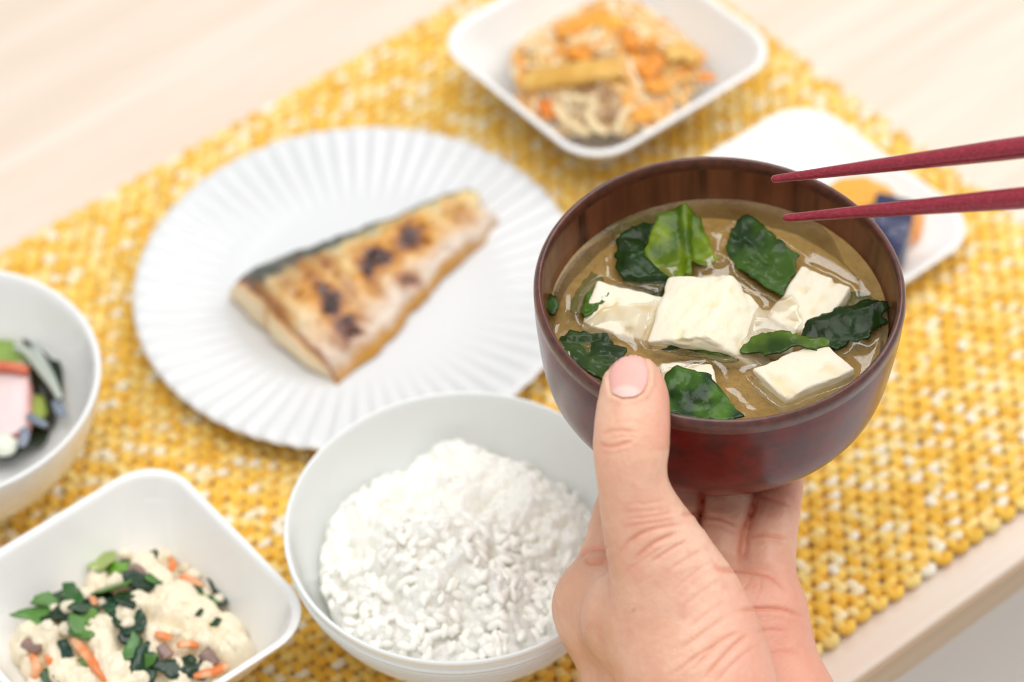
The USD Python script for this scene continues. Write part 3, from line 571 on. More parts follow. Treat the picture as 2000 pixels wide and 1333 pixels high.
col = mixc(col, gold[None, None] * .85, np.clip((T - .93 + (nz1 - .5) * .06) * 22, 0, 1) * np.clip(1.3 - 1.2 * np.abs(S - .45), 0, 1))
col = mixc(col, brown[None, None] * 1.1, np.clip((.03 - S + (nz1 - .5) * .03) * 40, 0, 1) * .8)
col = col * (1 + .25 * (nz2[..., None] - .5))
top[..., 2] += np.clip(char - .45, 0, 1) * .0016
fish = thing('grilled_mackerel', 'browned half fillet of grilled mackerel lying on the fluted plate', 'fish', (bl0 + fl1) / 2)
tv = top.reshape(-1, 3); obj('skin', facing((tv, grid_faces(ns, ntt)), lambda c: np.tile([0, 0, 1.], (len(c), 1))), m_fish, fish, smooth=True, col=np.clip(col.reshape(-1, 3), .01, .95))
# the cut face, bulging in two lobes, and the underside
kk = 14; q = np.linspace(0, 1, kk); e0 = top[0]; b0 = base[0].copy(); b0[:, 2] = FB - .0002
lobes = .0030 * np.sqrt(np.clip(1 - np.abs((T[0] - .20) / .22) ** 2.2, 0, 1)) + .0030 * np.sqrt(np.clip(1 - np.abs((T[0] - .66) / .25) ** 2.2, 0, 1))
cut = []
for t in q:
    r_ = e0 * (1 - t) + b0 * t; bul = lobes * (math.sin(math.pi * min(1, t * .8 + .12)) ** .7 if 0 < t else 0) * (t > 0); r_ = r_.copy(); r_[:, :2] -= along * bul[:, None]; cut.append(r_)
cut = np.array(cut); cc = np.tile(np.array([.86, .68, .44]), (kk, ntt, 1)); edge = np.clip((.10 - q[:, None]) * 9 + 0 * T[0], 0, 1); cc = mixc(cc, np.array([.55, .25, .05]), edge)
cc = mixc(cc, np.array([.62, .30, .06]), np.exp(-((T[0][None] - .43) / .035) ** 2) + 0 * q[:, None]); cc = mixc(cc, np.array([.6, .3, .07]), np.clip((q[:, None] - .9) * 9, 0, .8) + 0 * T[0])
obj('cut_flesh', facing((cut.reshape(-1, 3), grid_faces(kk, ntt)), lambda c: np.tile(np.r_[-along, 0], (len(c), 1))), m_flesh, fish, smooth=60, col=cc.reshape(-1, 3))
loop = np.vstack([top[:, -1], top[-1, ::-1][1:], top[::-1, 0][1:]]); low = loop.copy(); low[:, 2] = FB - .0002; mid = low.mean(0)
n_ = len(loop); vv = np.vstack([loop, low, [mid]]); k = np.arange(n_ - 1); ff = np.vstack([np.c_[k, k + n_, k + 1], np.c_[k + 1, k + n_, k + n_ + 1], np.c_[k + n_, np.full(n_ - 1, 2 * n_), k + n_ + 1]])
obj('underside', (vv, ff), m_flesh, fish, smooth=40, col=np.tile([.60, .26, .05], (len(vv), 1)))
tree = cKDTree(np.c_[px_.ravel(), py_.ravel()])
rs = np.random.RandomState(6)
for x0, y0, a, b_, ang, w_ in SPOTS[:5]:
    for _ in range(2):
        x, y = x0 + rs.normal() * a * .35, y0 + rs.normal() * b_ * .35; p = top.reshape(-1, 3)[tree.query([x, y])[1]]
        bv, bf = blob(p, np.array([.0024, .0020, .0011]) * rs.uniform(.7, 1.2), seed=int(x), amp=.4, sub=2)
        obj('char_blister', (bv, bf), m_fish, fish, smooth=True, col=np.tile([.05, .018, .014], (len(bv), 1)) * rs.uniform(.7, 1.6))

# ------------------------------------------------------------------ chopsticks
nodes = {'tc': ('texture_coordinate', {}), 'n': ('noise_texture', dict(scale=1500, detail=2)), 'r': ('rgb_ramp', dict(ramp=[(.35, (.20, .007, .020)), (.55, (.265, .011, .028)), (.70, (.34, .022, .044))])), 'p': ('principled_bsdf', dict(roughness=.3, coat_weight=.35, coat_roughness=.15)), 'b': ('bump', dict(strength=.12, distance=.0003)),
         'mp': ('mapping', dict(scale=(.25, 1, 1)))}
m_chop = usdkit.material(stage, LOOK + 'speckled_red_lacquer', nodes, [('tc.object', 'mp.vector'), ('mp.vector', 'n.vector'), ('n.fac', 'r.fac'), ('r.color', 'p.base_color'), ('n.fac', 'b.height'), ('b.normal', 'p.normal')], surface='p.BSDF')
for tip, d0, mid, d1, lab in (((1506, 351), .905, (2000, 288), .872, 'dark red lacquered chopstick, the upper of the two over the bowl'), ((1529, 427), .900, (2000, 387), .868, 'dark red lacquered chopstick, the lower of the two over the bowl')):
    a, b = atd(*tip, d0), atd(*mid, d1); dd = (b - a) / np.linalg.norm(b - a)
    ss = np.r_[0, .0005, .0012, np.linspace(.004, .23, 50)]; r_ = np.interp(ss, [0, .0005, .0012, .03, .075, .23], [.0003, .0009, .00118, .0019, .0031, .0043])
    obj('chopstick', tube(a + ss[:, None] * dd, r_, 16, squareness=.25), m_chop, smooth=50, label=lab, cat='chopstick')

# ------------------------------------------------------------------ the hand under the bowl
def J(x, y, d, r): return np.r_[atd(x, y, d), r]
FOOT = BC - BN * .0614
def under(x, y, r, gap=.0):                             # a finger joint lying right under the foot ring
    p = at(x, y, FOOT[2] - r - gap); return np.r_[p, r]
def ext(j, dx, dy, dz, r): return np.r_[j[:3] + [dx, dy, dz], r]
thumb = [J(1238, 752, .8790, .0088), J(1237, 800, .8765, .0100), J(1233, 868, .8735, .0106), J(1233, 930, .8745, .0094), J(1250, 1000, .8790, .0112), J(1286, 1085, .8850, .0150), J(1338, 1225, .8930, .0212), J(1385, 1400, .8930, .0235)]
i_m = J(1180, 1186, .9300, .0128); i_p = under(1222, 985, .0088); index = [i_m, np.r_[(i_m[:3] + i_p[:3]) / 2, .0102], i_p, ext(i_p, .009, .022, -.0004, .0080), ext(i_p, .017, .040, -.001, .0070)]
m_m = J(1285, 1190, .9370, .0120); m_p = under(1320, 985, .0078); middle = [m_m, np.r_[(m_m[:3] + m_p[:3]) / 2, .0086], m_p, ext(m_p, .006, .026, 0, .0080), ext(m_p, .010, .046, 0, .0070)]
r_m = J(1402, 1190, .9385, .0116); r_p = under(1420, 1005, .0074); ring = [r_m, np.r_[(r_m[:3] + r_p[:3]) / 2, .0078], r_p, ext(r_p, .0035, .024, -.0002, .0078), ext(r_p, .005, .043, 0, .0068)]
l_m = J(1492, 1200, .9370, .0110); l_p = under(1509, 1045, .0073, .001); l_d = np.r_[at(1522, 955, l_p[2]), .0073]; little = [l_m, np.r_[(l_m[:3] + l_p[:3]) / 2, .0079], l_p, l_d, ext(l_d, .0025, .016, 0, .0062)]
wrist = J(1420, 1660, .935, .021); wrist2 = J(1490, 1650, .935, .019)
arm = np.r_[wrist[:3] + [-.004, -.11, -.035], .028]
def bend(a, b, r): return [a, b]
PALM = [[i_m, J(1262, 1400, .925, .0170), wrist], [m_m, J(1350, 1400, .936, .0165), wrist], [r_m, J(1430, 1400, .938, .0160), wrist2], [l_m, J(1500, 1300, .936, .0150), J(1522, 1390, .934, .0175), wrist2], [wrist, arm], [wrist2, np.r_[arm[:3] + [.012, 0, 0], .026]],
        [i_m, l_m], [J(1262, 1400, .925, .016), J(1510, 1400, .936, .016)]]
WEB = [J(1180, 1190, .925, .0115), J(1240, 1210, .905, .0150), J(1330, 1290, .897, .0190)]
AXT = ray(1235, 800)                                    # the thumb is a little flattened, nail side to palm side
def smin(a, b, k):
    h = np.clip(.5 + .5 * (b - a) / k, 0, 1); return b * (1 - h) + a * h - k * h * (1 - h)
def cone(P, A, B):
    ab = B[:3] - A[:3]; t = np.clip(((P - A[:3]) @ ab) / (ab @ ab), 0, 1)
    return np.linalg.norm(P - A[:3] - t[:, None] * ab, axis=1) - (A[3] + (B[3] - A[3]) * t)
def chain(P, js, k):
    d = None
    for A, B in zip(js[:-1], js[1:]):
        e = cone(P, A, B); d = e if d is None else smin(d, e, k)
    return d
def smooth_chain(js, n): 
    q = spline(np.array(js), n); return [a for a in q]
TH = [np.r_[q[:3], q[3] * .965] for q in smooth_chain(thumb, 22)]; FING = [smooth_chain(c, 12) for c in (index, middle, ring, little)]
def flat_pts(P): return P + ((P - TH[0][:3]) @ AXT)[:, None] * AXT * .16
THF = [np.r_[flat_pts(q[None, :3])[0], q[3]] for q in TH]
def hand_sdf(P):
    th = chain(flat_pts(P), THF, .003)
    palm = None
    for c in PALM:
        e = chain(P, c, .004); palm = e if palm is None else smin(palm, e, .012)
    palm = smin(palm, chain(P, WEB, .006), .010)
    f = None
    for c in FING:
        e = chain(P, c, .0025); f = e if f is None else np.minimum(f, e)
    d = smin(palm, f, .0045)
    return smin(d, th, .007)
def surface_nets(fn, lo, hi, h):
    ax = [np.arange(a, b + h, h) for a, b in zip(lo, hi)]; n = [len(a) for a in ax]
    # coarse pass: only look closely near the surface
    D = np.full(n, .02, np.float32); hc = 6; cx = [a[::hc] for a in ax]
    G = np.stack(np.meshgrid(*cx, indexing='ij'), -1).reshape(-1, 3); c = fn(G).reshape([len(a) for a in cx])
    near = np.abs(c) < h * hc * 1.8
    big = np.sign(c)
    up = lambda A: np.repeat(np.repeat(np.repeat(A, hc, 0), hc, 1), hc, 2)
    # a fine cell belongs to the coarse sample below it and its neighbours
    from scipy.ndimage import binary_dilation
    nearf = up(binary_dilation(near, iterations=1))[:n[0], :n[1], :n[2]]; sg = up(big)[:n[0], :n[1], :n[2]]
    D = (sg * .02).astype(np.float32)
    idx = np.argwhere(nearf); P = np.stack([ax[i][idx[:, i]] for i in range(3)], 1)
    out = np.concatenate([fn(P[i:i + 400000]) for i in range(0, len(P), 400000)]); D[tuple(idx.T)] = out
    S = D < 0; c8 = [(i, j, k) for i in (0, 1) for j in (0, 1) for k in (0, 1)]
    sl = lambda A, o: A[o[0]:A.shape[0] - 1 + o[0], o[1]:A.shape[1] - 1 + o[1], o[2]:A.shape[2] - 1 + o[2]]
    cnt = sum(sl(S, o).astype(np.int8) for o in c8); act = (cnt > 0) & (cnt < 8)
    cid = -np.ones(act.shape, np.int64); ci = np.argwhere(act); cid[act] = np.arange(len(ci))
    acc = np.zeros((len(ci), 3)); w = np.zeros(len(ci))
    for a in c8:
        for dim in range(3):
            if a[dim]: continue
            b = list(a); b[dim] = 1
            da, db = D[ci[:, 0] + a[0], ci[:, 1] + a[1], ci[:, 2] + a[2]], D[ci[:, 0] + b[0], ci[:, 1] + b[1], ci[:, 2] + b[2]]
            cr = (da < 0) != (db < 0); t = np.where(cr, da / np.where(cr, da - db, 1), 0)
            p = np.tile(np.array(a, float), (len(ci), 1)); p[:, dim] = t; acc += p * cr[:, None]; w += cr
    V = (ci + acc / w[:, None]) * h + np.array(lo)
    F = []
    for dim in range(3):
        u, v = (dim + 1) % 3, (dim + 2) % 3
        s0 = [slice(None)] * 3; s1 = [slice(None)] * 3; s0[dim] = slice(0, -1); s1[dim] = slice(1, None)
        e = np.argwhere(S[tuple(s0)] != S[tuple(s1)]); e = e[(e[:, u] > 0) & (e[:, v] > 0) & (e[:, u] < n[u] - 1) & (e[:, v] < n[v] - 1)]
        inside = S[tuple(e.T)]
        def at_(du, dv):
            q = e.copy(); q[:, u] -= du; q[:, v] -= dv; return cid[tuple(q.T)]
        a, b, c_, d_ = at_(0, 0), at_(1, 0), at_(1, 1), at_(0, 1)
        quad = np.where(inside[:, None], np.c_[a, b, c_, d_], np.c_[a, d_, c_, b]); F.append(np.vstack([quad[:, [0, 1, 2]], quad[:, [0, 2, 3]]]))
    return V, np.vstack(F)
alljs = np.vstack([np.array(sum(FING, [])), np.array(TH), np.array(sum(PALM, []))])
lo = (alljs[:, :3] - alljs[:, 3:]).min(0) - .006; hi = (alljs[:, :3] + alljs[:, 3:]).max(0) + .006
hv, hf = surface_nets(hand_sdf, lo, hi, .00105)
def grad(fn, P, e=.0004):
    return np.stack([fn(P + np.eye(3)[i] * e) - fn(P - np.eye(3)[i] * e) for i in range(3)], 1) / (2 * e)
tm = trimesh.Trimesh(hv, hf, process=False)
trimesh.smoothing.filter_taubin(tm, iterations=7)
tm = tm.subdivide()
hv, hf = np.array(tm.vertices), np.array(tm.faces)
hn = np.array(trimesh.Trimesh(hv, hf, process=False).vertex_normals)
hp_ = proj(hv); facing_cam = np.sum(hn * (CAM - hv), 1) > 0
dcam = np.linalg.norm(hv - CAM, axis=1)
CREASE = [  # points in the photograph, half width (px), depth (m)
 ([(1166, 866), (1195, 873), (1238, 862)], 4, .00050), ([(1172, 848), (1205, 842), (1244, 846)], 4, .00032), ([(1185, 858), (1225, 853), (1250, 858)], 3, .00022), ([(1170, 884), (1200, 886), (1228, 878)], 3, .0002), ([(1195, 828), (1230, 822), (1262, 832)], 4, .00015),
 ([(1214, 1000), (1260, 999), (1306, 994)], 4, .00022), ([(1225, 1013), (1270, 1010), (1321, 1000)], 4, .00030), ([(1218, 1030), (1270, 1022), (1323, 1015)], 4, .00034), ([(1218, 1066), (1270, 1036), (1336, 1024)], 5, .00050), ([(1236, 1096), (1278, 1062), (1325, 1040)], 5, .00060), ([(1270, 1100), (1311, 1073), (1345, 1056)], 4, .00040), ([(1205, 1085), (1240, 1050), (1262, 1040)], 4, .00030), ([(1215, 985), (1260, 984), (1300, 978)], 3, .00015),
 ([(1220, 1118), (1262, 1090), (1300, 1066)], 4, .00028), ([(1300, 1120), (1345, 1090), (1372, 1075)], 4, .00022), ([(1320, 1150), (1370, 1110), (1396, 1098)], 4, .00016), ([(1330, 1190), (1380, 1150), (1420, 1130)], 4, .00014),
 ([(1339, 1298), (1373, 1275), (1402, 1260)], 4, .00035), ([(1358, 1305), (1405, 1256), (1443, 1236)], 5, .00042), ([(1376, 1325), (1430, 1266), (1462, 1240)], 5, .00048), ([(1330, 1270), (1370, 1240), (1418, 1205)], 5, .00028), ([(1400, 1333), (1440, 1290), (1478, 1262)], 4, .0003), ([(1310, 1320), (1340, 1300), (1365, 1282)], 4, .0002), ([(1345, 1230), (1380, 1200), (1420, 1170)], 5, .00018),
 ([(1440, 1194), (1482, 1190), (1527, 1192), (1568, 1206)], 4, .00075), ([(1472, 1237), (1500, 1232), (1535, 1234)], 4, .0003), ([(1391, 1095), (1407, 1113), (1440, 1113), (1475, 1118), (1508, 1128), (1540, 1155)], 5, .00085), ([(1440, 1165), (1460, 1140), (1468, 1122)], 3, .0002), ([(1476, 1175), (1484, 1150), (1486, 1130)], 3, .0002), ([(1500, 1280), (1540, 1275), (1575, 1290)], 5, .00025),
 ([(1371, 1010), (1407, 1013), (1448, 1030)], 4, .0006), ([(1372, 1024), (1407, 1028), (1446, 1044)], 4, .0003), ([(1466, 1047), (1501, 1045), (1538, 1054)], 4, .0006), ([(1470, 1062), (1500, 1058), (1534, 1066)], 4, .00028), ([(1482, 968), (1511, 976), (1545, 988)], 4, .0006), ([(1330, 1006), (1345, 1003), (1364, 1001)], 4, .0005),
 ([(1376, 965), (1370, 1000), (1358, 1052)], 6, .00101), ([(1484, 958), (1470, 1000), (1452, 1036), (1448, 1065), (1442, 1112)], 7, .00121),  # gaps between the fingers rather than skin creases
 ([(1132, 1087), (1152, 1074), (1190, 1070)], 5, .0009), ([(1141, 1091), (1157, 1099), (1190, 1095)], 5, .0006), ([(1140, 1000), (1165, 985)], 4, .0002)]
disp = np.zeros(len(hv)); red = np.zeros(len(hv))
def near_line(pts, n=40):
    q = spline(np.array(pts, float), n) if len(pts) > 2 else np.linspace(pts[0], pts[1], n)
    t = cKDTree(q); d, i = t.query(hp_); ends = np.minimum(i, n - 1 - i) / (n / 5.)
    return d, np.clip(ends + .15, 0, 1)
vis = facing_cam & (hp_[:, 1] < 1420)
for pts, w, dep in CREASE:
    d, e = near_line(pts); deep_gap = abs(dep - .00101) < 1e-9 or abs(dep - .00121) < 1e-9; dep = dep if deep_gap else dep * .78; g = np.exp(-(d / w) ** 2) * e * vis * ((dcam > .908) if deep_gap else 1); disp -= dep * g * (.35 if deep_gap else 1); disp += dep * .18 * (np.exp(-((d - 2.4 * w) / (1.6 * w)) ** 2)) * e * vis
    red = np.maximum(red, np.exp(-(d / (w * (.6 if deep_gap else 1.5))) ** 2) * e * vis * (1.3 * (dcam > .908) if deep_gap else min(1, dep / .0005)))  # crease redness; along the finger gaps it paints their shade
NAIL = np.array([(1195, 768), (1191, 738), (1193, 708), (1204, 692), (1222, 685), (1243, 688), (1257, 702), (1265, 724), (1263, 748), (1255, 766), (1240, 775), (1215, 777)], float)
npoly = Polygon(NAIL); npt = shapely.points(hp_[:, 0], hp_[:, 1]); nd = shapely.distance(npt, npoly.exterior); nin = shapely.contains(npoly, npt)
near_cam = vis & (dcam < .90)
disp -= .00050 * np.exp(-(nd / 4.) ** 2) * near_cam
disp += .00035 * np.exp(-((nd - 9) / 6.) ** 2) * near_cam * (~nin) * (hp_[:, 1] > 700)
disp -= .00035 * nin * near_cam * np.clip(nd / 8, 0, 1)
fine = fbm(hv * 260, 3, 1) - .5
disp += fine * .00035
lines = np.sin((hp_[:, 0] * .55 + hp_[:, 1] * 1.0) / 4.2 + 5 * noise(hv * 130, 6)) * np.clip(noise(hv * 90, 3) - .35, 0, 1) * np.clip((hp_[:, 1] - 980) / 120, 0, 1) * (dcam < .905)
disp += lines * .00010
hv2 = hv + hn * disp[:, None]
base = np.array([.76, .42, .285]); pink = np.array([.67, .275, .195]); red_gap_shade = np.array([.66, .25, .15]); pale = np.array([.84, .53, .38])
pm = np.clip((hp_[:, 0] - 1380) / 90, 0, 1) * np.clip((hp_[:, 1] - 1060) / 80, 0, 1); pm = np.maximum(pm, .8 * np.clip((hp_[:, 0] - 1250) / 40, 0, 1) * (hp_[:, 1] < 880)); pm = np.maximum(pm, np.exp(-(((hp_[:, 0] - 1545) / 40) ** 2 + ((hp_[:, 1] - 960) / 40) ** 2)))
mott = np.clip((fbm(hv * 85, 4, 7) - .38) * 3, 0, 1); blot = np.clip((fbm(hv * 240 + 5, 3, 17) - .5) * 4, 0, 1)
left_shade = np.clip((1235 - hp_[:, 0]) / 60, 0, 1) * np.clip((hp_[:, 1] - 930) / 80, 0, 1); ridge_ = np.exp(-((hp_[:, 0] - (1330 + (hp_[:, 1] - 1000) * .42)) / 75) ** 2) * np.clip((hp_[:, 1] - 960) / 80, 0, 1) * (dcam < .91)  # left side's shade and ridge's light put in skin colour, plus paler palm
base = base * (1 - .8 * left_shade[:, None]) + np.array([.64, .345, .215]) * .8 * left_shade[:, None]; base = base * (1 - .75 * ridge_[:, None]) + np.array([.84, .54, .405]) * .75 * ridge_[:, None]
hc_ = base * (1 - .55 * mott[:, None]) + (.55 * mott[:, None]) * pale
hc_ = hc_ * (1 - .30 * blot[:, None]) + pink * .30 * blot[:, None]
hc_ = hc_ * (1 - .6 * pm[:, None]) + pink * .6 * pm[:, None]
hc_ = hc_ * (1 - np.minimum(.68 * red, .9)[:, None]) + red_gap_shade * np.minimum(.68 * red, .9)[:, None]
spk = np.exp(-((hp_[:, 0] - 1238) ** 2 + (hp_[:, 1] - 1192) ** 2) / 14.) * vis; hc_ = hc_ * (1 - .5 * spk[:, None]) + np.array([.4, .16, .10]) * .5 * spk[:, None]
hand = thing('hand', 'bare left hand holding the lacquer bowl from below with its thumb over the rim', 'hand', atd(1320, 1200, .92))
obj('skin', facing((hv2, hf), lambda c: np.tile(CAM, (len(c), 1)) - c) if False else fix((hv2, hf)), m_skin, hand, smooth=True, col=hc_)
# thumb nail: a thin curved plate laid on the thumb
nu, nv_ = 34, 34; L = npoly.exterior
cn = np.array([1228, 733.]); ang = np.linspace(0, 2 * np.pi, 72, endpoint=False); rad_ = np.linspace(0, 1, 16)
edge = []
for a in ang:
    ln = shapely.LineString([cn, cn + 200 * np.array([math.cos(a), math.sin(a)])]).intersection(npoly.buffer(6).buffer(-6)); edge.append(np.array(ln.coords[-1]))
edge = np.array(edge); edge = (edge + np.roll(edge, 1, 0) + np.roll(edge, -1, 0)) / 3
pn = cn + rad_[:, None, None] * (edge - cn)[None]; pn = pn.reshape(-1, 2)
R_ = np.array([ray(*q) for q in pn]); t = np.full(len(pn), .84)
for _ in range(40): t = t + hand_sdf(CAM + R_ * t[:, None]) * .9
Pn = CAM + R_ * t[:, None]; Nn = grad(hand_sdf, Pn); Nn /= np.linalg.norm(Nn, axis=1, keepdims=True)
rq = np.repeat(rad_, 72); Pn = Pn + Nn * (.00010 + .00028 * (1 - rq ** 4))[:, None]
lun = np.clip(1.2 - np.hypot((pn[:, 0] - 1222) / 30., (pn[:, 1] - 776) / 20.), 0, .25)[:, None] * 4; tipw = np.clip((697 - pn[:, 1]) / 6., 0, 1)[:, None]
nc = np.array([.80, .41, .36]) * (1 - lun) + np.array([.81, .54, .47]) * lun; nc = nc * (1 - tipw * .7) + np.array([.90, .78, .68]) * tipw * .7
obj('thumb_nail', facing((Pn, grid_faces(16, 72, wrap_v=True)), lambda c: CAM - c), m_nail, hand, smooth=True, col=nc)

# ------------------------------------------------------------------ mashed tofu salad in the near square bowl
def curve_strip(px, zs, wd, flat=.5, n=14, sides=8, sq=.7):
    P = np.array([at(x, y, z) for (x, y), z in zip(px, zs)]); return tube(spline(P, n), wd, sides, flat=flat, squareness=sq)
def vcol(mesh, c, seed=0, var=.12, c2=None, fr=160):
    v = mesh[0]; t = fbm(v * fr + seed, 3, seed)[:, None]; c = np.array(c, float)
    return np.clip(c * (1 + var * 2 * (t - .5)), 0, .95) if c2 is None else c + (np.array(c2) - c) * np.clip((t - .4) * 4, 0, 1)
rs = np.random.RandomState(21)
salad = thing('mashed_tofu_salad', 'mashed tofu salad with spinach, carrot strips and mushroom in the near square bowl', 'salad', mn(*SB1, BASE + .008))
sc_ = mn(*SB1, 0)
def salad_z(p): 
    q = p - sc_; d = max(abs(q @ EM), abs(q @ EN)); return BASE + .0150 + .0170 * max(0, 1 - (d / .039) ** 2)
def sal(x, y, dz=0.):
    z = .025
    for _ in range(6): p = at(x, y, z); z = salad_z(p) + dz
    return at(x, y, z)
CRM2 = (.86, .74, .54)
for k in range(30):
    a, d_ = rs.rand() * 6.28, math.sqrt(rs.rand()) * .036; p = sc_ + EM * max(-.033, min(.033, d_ * 1.15 * math.cos(a))) + EN * max(-.033, min(.033, d_ * 1.15 * math.sin(a))); p[2] = salad_z(p) + rs.uniform(-.001, .0022); r_ = rs.uniform(.0012, .0030)
    m_ = blob(p, (r_, r_ * rs.uniform(.7, 1.1), r_ * .8), seed=200 + k, amp=.4, freq=2., sub=2); obj('tofu_crumb', m_, m_food, salad, smooth=True, col=vcol(m_, CRM2, k, .12))
for k in range(34):
    a, d_ = rs.rand() * 6.28, math.sqrt(rs.rand()) * .034; p = sc_ + EM * d_ * math.cos(a) + EN * d_ * math.sin(a); z0_ = salad_z(p) + rs.uniform(0, .0028); w_ = rs.uniform(.0025, .0058); a2 = rs.rand() * 6
    P = np.array([p[:2] + w_ * rs.uniform(.6, 1.2) * np.array([math.cos(t + a2) * 1.3, math.sin(t + a2) * .7]) for t in np.linspace(0, 5.4, 7)]); s2_ = rs.normal(size=2) * .35
    mesh = sheet(P, lambda q: z0_ + (q - P.mean(0)) @ s2_, .0008, .0011, .0006, 300 + k); obj('spinach_leaf', mesh, m_leaf, salad, smooth=True, col=vcol(mesh, [(.012, .05, .018), (.02, .08, .02), (.10, .26, .04)][k % 3], k, .5))
LUMP = []
for k, (x, y, r) in enumerate([(258, 1052, 26), (240, 1085, 26), (285, 1100, 28), (300, 1130, 34), (140, 1122, 20), (190, 1130, 26), (225, 1140, 26), (340, 1175, 44), (385, 1200, 38), (430, 1150, 24), (405, 1160, 22), (440, 1225, 34), (452, 1260, 34), (465, 1205, 22), (100, 1235, 24), (55, 1228, 20), (80, 1250, 22), (190, 1222, 30), (200, 1255, 26), (270, 1175, 26), (245, 1195, 20), (130, 1305, 34), (165, 1330, 34), (225, 1300, 28), (205, 1280, 22), (295, 1270, 22), (340, 1300, 22), (350, 1330, 26), (300, 1235, 20), (60, 1300, 24), (270, 1320, 22), (160, 1160, 22), (320, 1080, 18), (395, 1245, 22), (40, 1262, 18), (110, 1275, 22), (225, 1345, 28), (90, 1340, 30), (400, 1300, 22), (375, 1135, 22)]):
    p = sal(x, y); LUMP.append((p, r / 5500. * rs.uniform(1.0, 1.25)))
lu = np.arange(-.040, .040, .00042); LU, LV = np.meshgrid(lu, lu, indexing='ij'); LW = sc_ + LU.reshape(-1, 1) * EM + LV.reshape(-1, 1) * EN
LW[:, 2] = [salad_z(w) for w in LW]; LW[:, 2] -= .0035; LZ = LW[:, 2].copy()
warp = (fbm(LW * 210, 3, 4) - .5) * .0045
for p, rr_ in LUMP:
    d2 = (LW[:, 0] - p[0] + warp) ** 2 + (LW[:, 1] - p[1] - warp) ** 2; LZ = np.maximum(LZ, np.where(d2 < rr_ ** 2, p[2] - rr_ * .35 + .85 * np.sqrt(np.maximum(rr_ ** 2 - d2, 0)), -1))
LZ = gaussian_filter(LZ.reshape(LU.shape), 1.6); LZ = LZ + ((fbm(LW * 420, 3, 6) - .5) * .0024 + (fbm(LW * 1100, 2, 8) - .5) * .0010).reshape(LU.shape)
LR = .022 + np.hypot(np.maximum(np.abs(LU) - .022, 0), np.maximum(np.abs(LV) - .022, 0)); LZ -= np.clip(LR - .0315, 0, 1) * 1.6; k_ = w1 / .0495; FLOOR_ = (BASE + .0004 + Z1 * np.interp(LR, k_ * np.array([.012, .023, .029, .0343, .0395, .0437]), [.0074, .0080, .0105, .0175, .027, .036])); HIGH = LZ > FLOOR_; LZ = np.maximum(LZ, FLOOR_ - .0001); LF = grid_faces(len(lu), len(lu)); LF = LF[HIGH.ravel()[LF].any(1)]
LW[:, 2] = LZ.ravel(); use_, inv_ = np.unique(LF, return_inverse=True); LW = LW[use_]; LF = inv_.reshape(-1, 3); obj('mashed_tofu', facing((LW, LF), lambda c: np.tile([0, 0, 1.], (len(c), 1))), m_food, salad, smooth=True, col=vcol((LW, 0), CRM2, 3, .14, None, 260))
for k, (px, c, dz) in enumerate([([(62, 1200), (78, 1172), (100, 1165), (150, 1185), (158, 1200), (110, 1206), (95, 1212)], (.012, .045, .016), .0015), ([(118, 1160), (125, 1142), (145, 1138), (162, 1160), (158, 1182), (132, 1180)], (.03, .13, .02), .004), ([(405, 1128), (425, 1126), (440, 1145), (446, 1180), (428, 1190), (418, 1150)], (.012, .05, .018), .002),
    ([(200, 1185), (235, 1158), (265, 1170), (280, 1200), (262, 1225), (225, 1222)], (.016, .07, .03), .001), ([(235, 1225), (275, 1190), (290, 1215), (262, 1240), (240, 1246)], (.014, .06, .03), .001), ([(255, 1290), (290, 1250), (312, 1290), (300, 1333), (255, 1335)], (.014, .06, .024), .002), ([(325, 1295), (370, 1275), (412, 1300), (405, 1330), (345, 1333)], (.012, .05, .02), .001), ([(205, 1112), (225, 1098), (250, 1098), (246, 1114), (218, 1120)], (.16, .36, .03), .002), ([(160, 1200), (180, 1184), (192, 1196), (178, 1222), (166, 1222)], (.18, .36, .06), .003), ([(130, 1228), (155, 1215), (185, 1240), (176, 1252), (140, 1248)], (.14, .30, .07), .002), ([(238, 1258), (262, 1232), (276, 1250), (262, 1280), (244, 1290)], (.10, .26, .06), .003), ([(110, 1255), (130, 1245), (142, 1280), (122, 1290)], (.016, .06, .04), .002), ([(170, 1110), (196, 1082), (225, 1080), (218, 1100), (190, 1116)], (.42, .52, .16), .004)]):
    P = np.array([sal(x, y, dz) for x, y in px]); zc = P[:, 2]; A_ = np.c_[P[:, :2] - P[:, :2].mean(0), np.ones(len(P))]; co = np.linalg.lstsq(A_, zc, rcond=None)[0]; m0_ = P[:, :2].mean(0)
    mesh = sheet(P[:, :2], lambda q: np.c_[q - m0_, np.ones(len(q))] @ co + (fbm(np.c_[q * 180, 0 * q[:, 0] + k], 2, k) - .5) * .005, .0009, .0012, .0006, k)
    obj('spinach_leaf', mesh, m_leaf, salad, smooth=True, col=vcol(mesh, c, k, .5))
for k, (px, wd) in enumerate([([(142, 1248), (165, 1275), (208, 1333)], .0019), ([(332, 1090), (338, 1104), (330, 1118)], .0017), ([(350, 1125), (372, 1134), (398, 1146)], .0019), ([(302, 1238), (322, 1244), (336, 1250)], .0017), ([(346, 1262), (366, 1258), (388, 1262)], .0018), ([(62, 1278), (72, 1305), (62, 1330)], .0020), ([(90, 1280), (104, 1300), (108, 1325)], .0019), ([(378, 1322), (420, 1310), (446, 1300)], .0022), ([(385, 1180), (402, 1186), (410, 1190)], .0014), ([(176, 1166), (182, 1172), (186, 1182)], .0014)]):
    zs = [sal(x, y, .0022)[2] for x, y in px]; m_ = curve_strip(px, zs, wd * .95 * np.sin(np.linspace(.35, 2.85, 14)) ** .6, .6, sq=.3)
    obj('carrot_strip', m_, m_food, salad, smooth=True, col=vcol(m_, (.74, .165, .025), k, .35, (.80, .42, .22), 300))
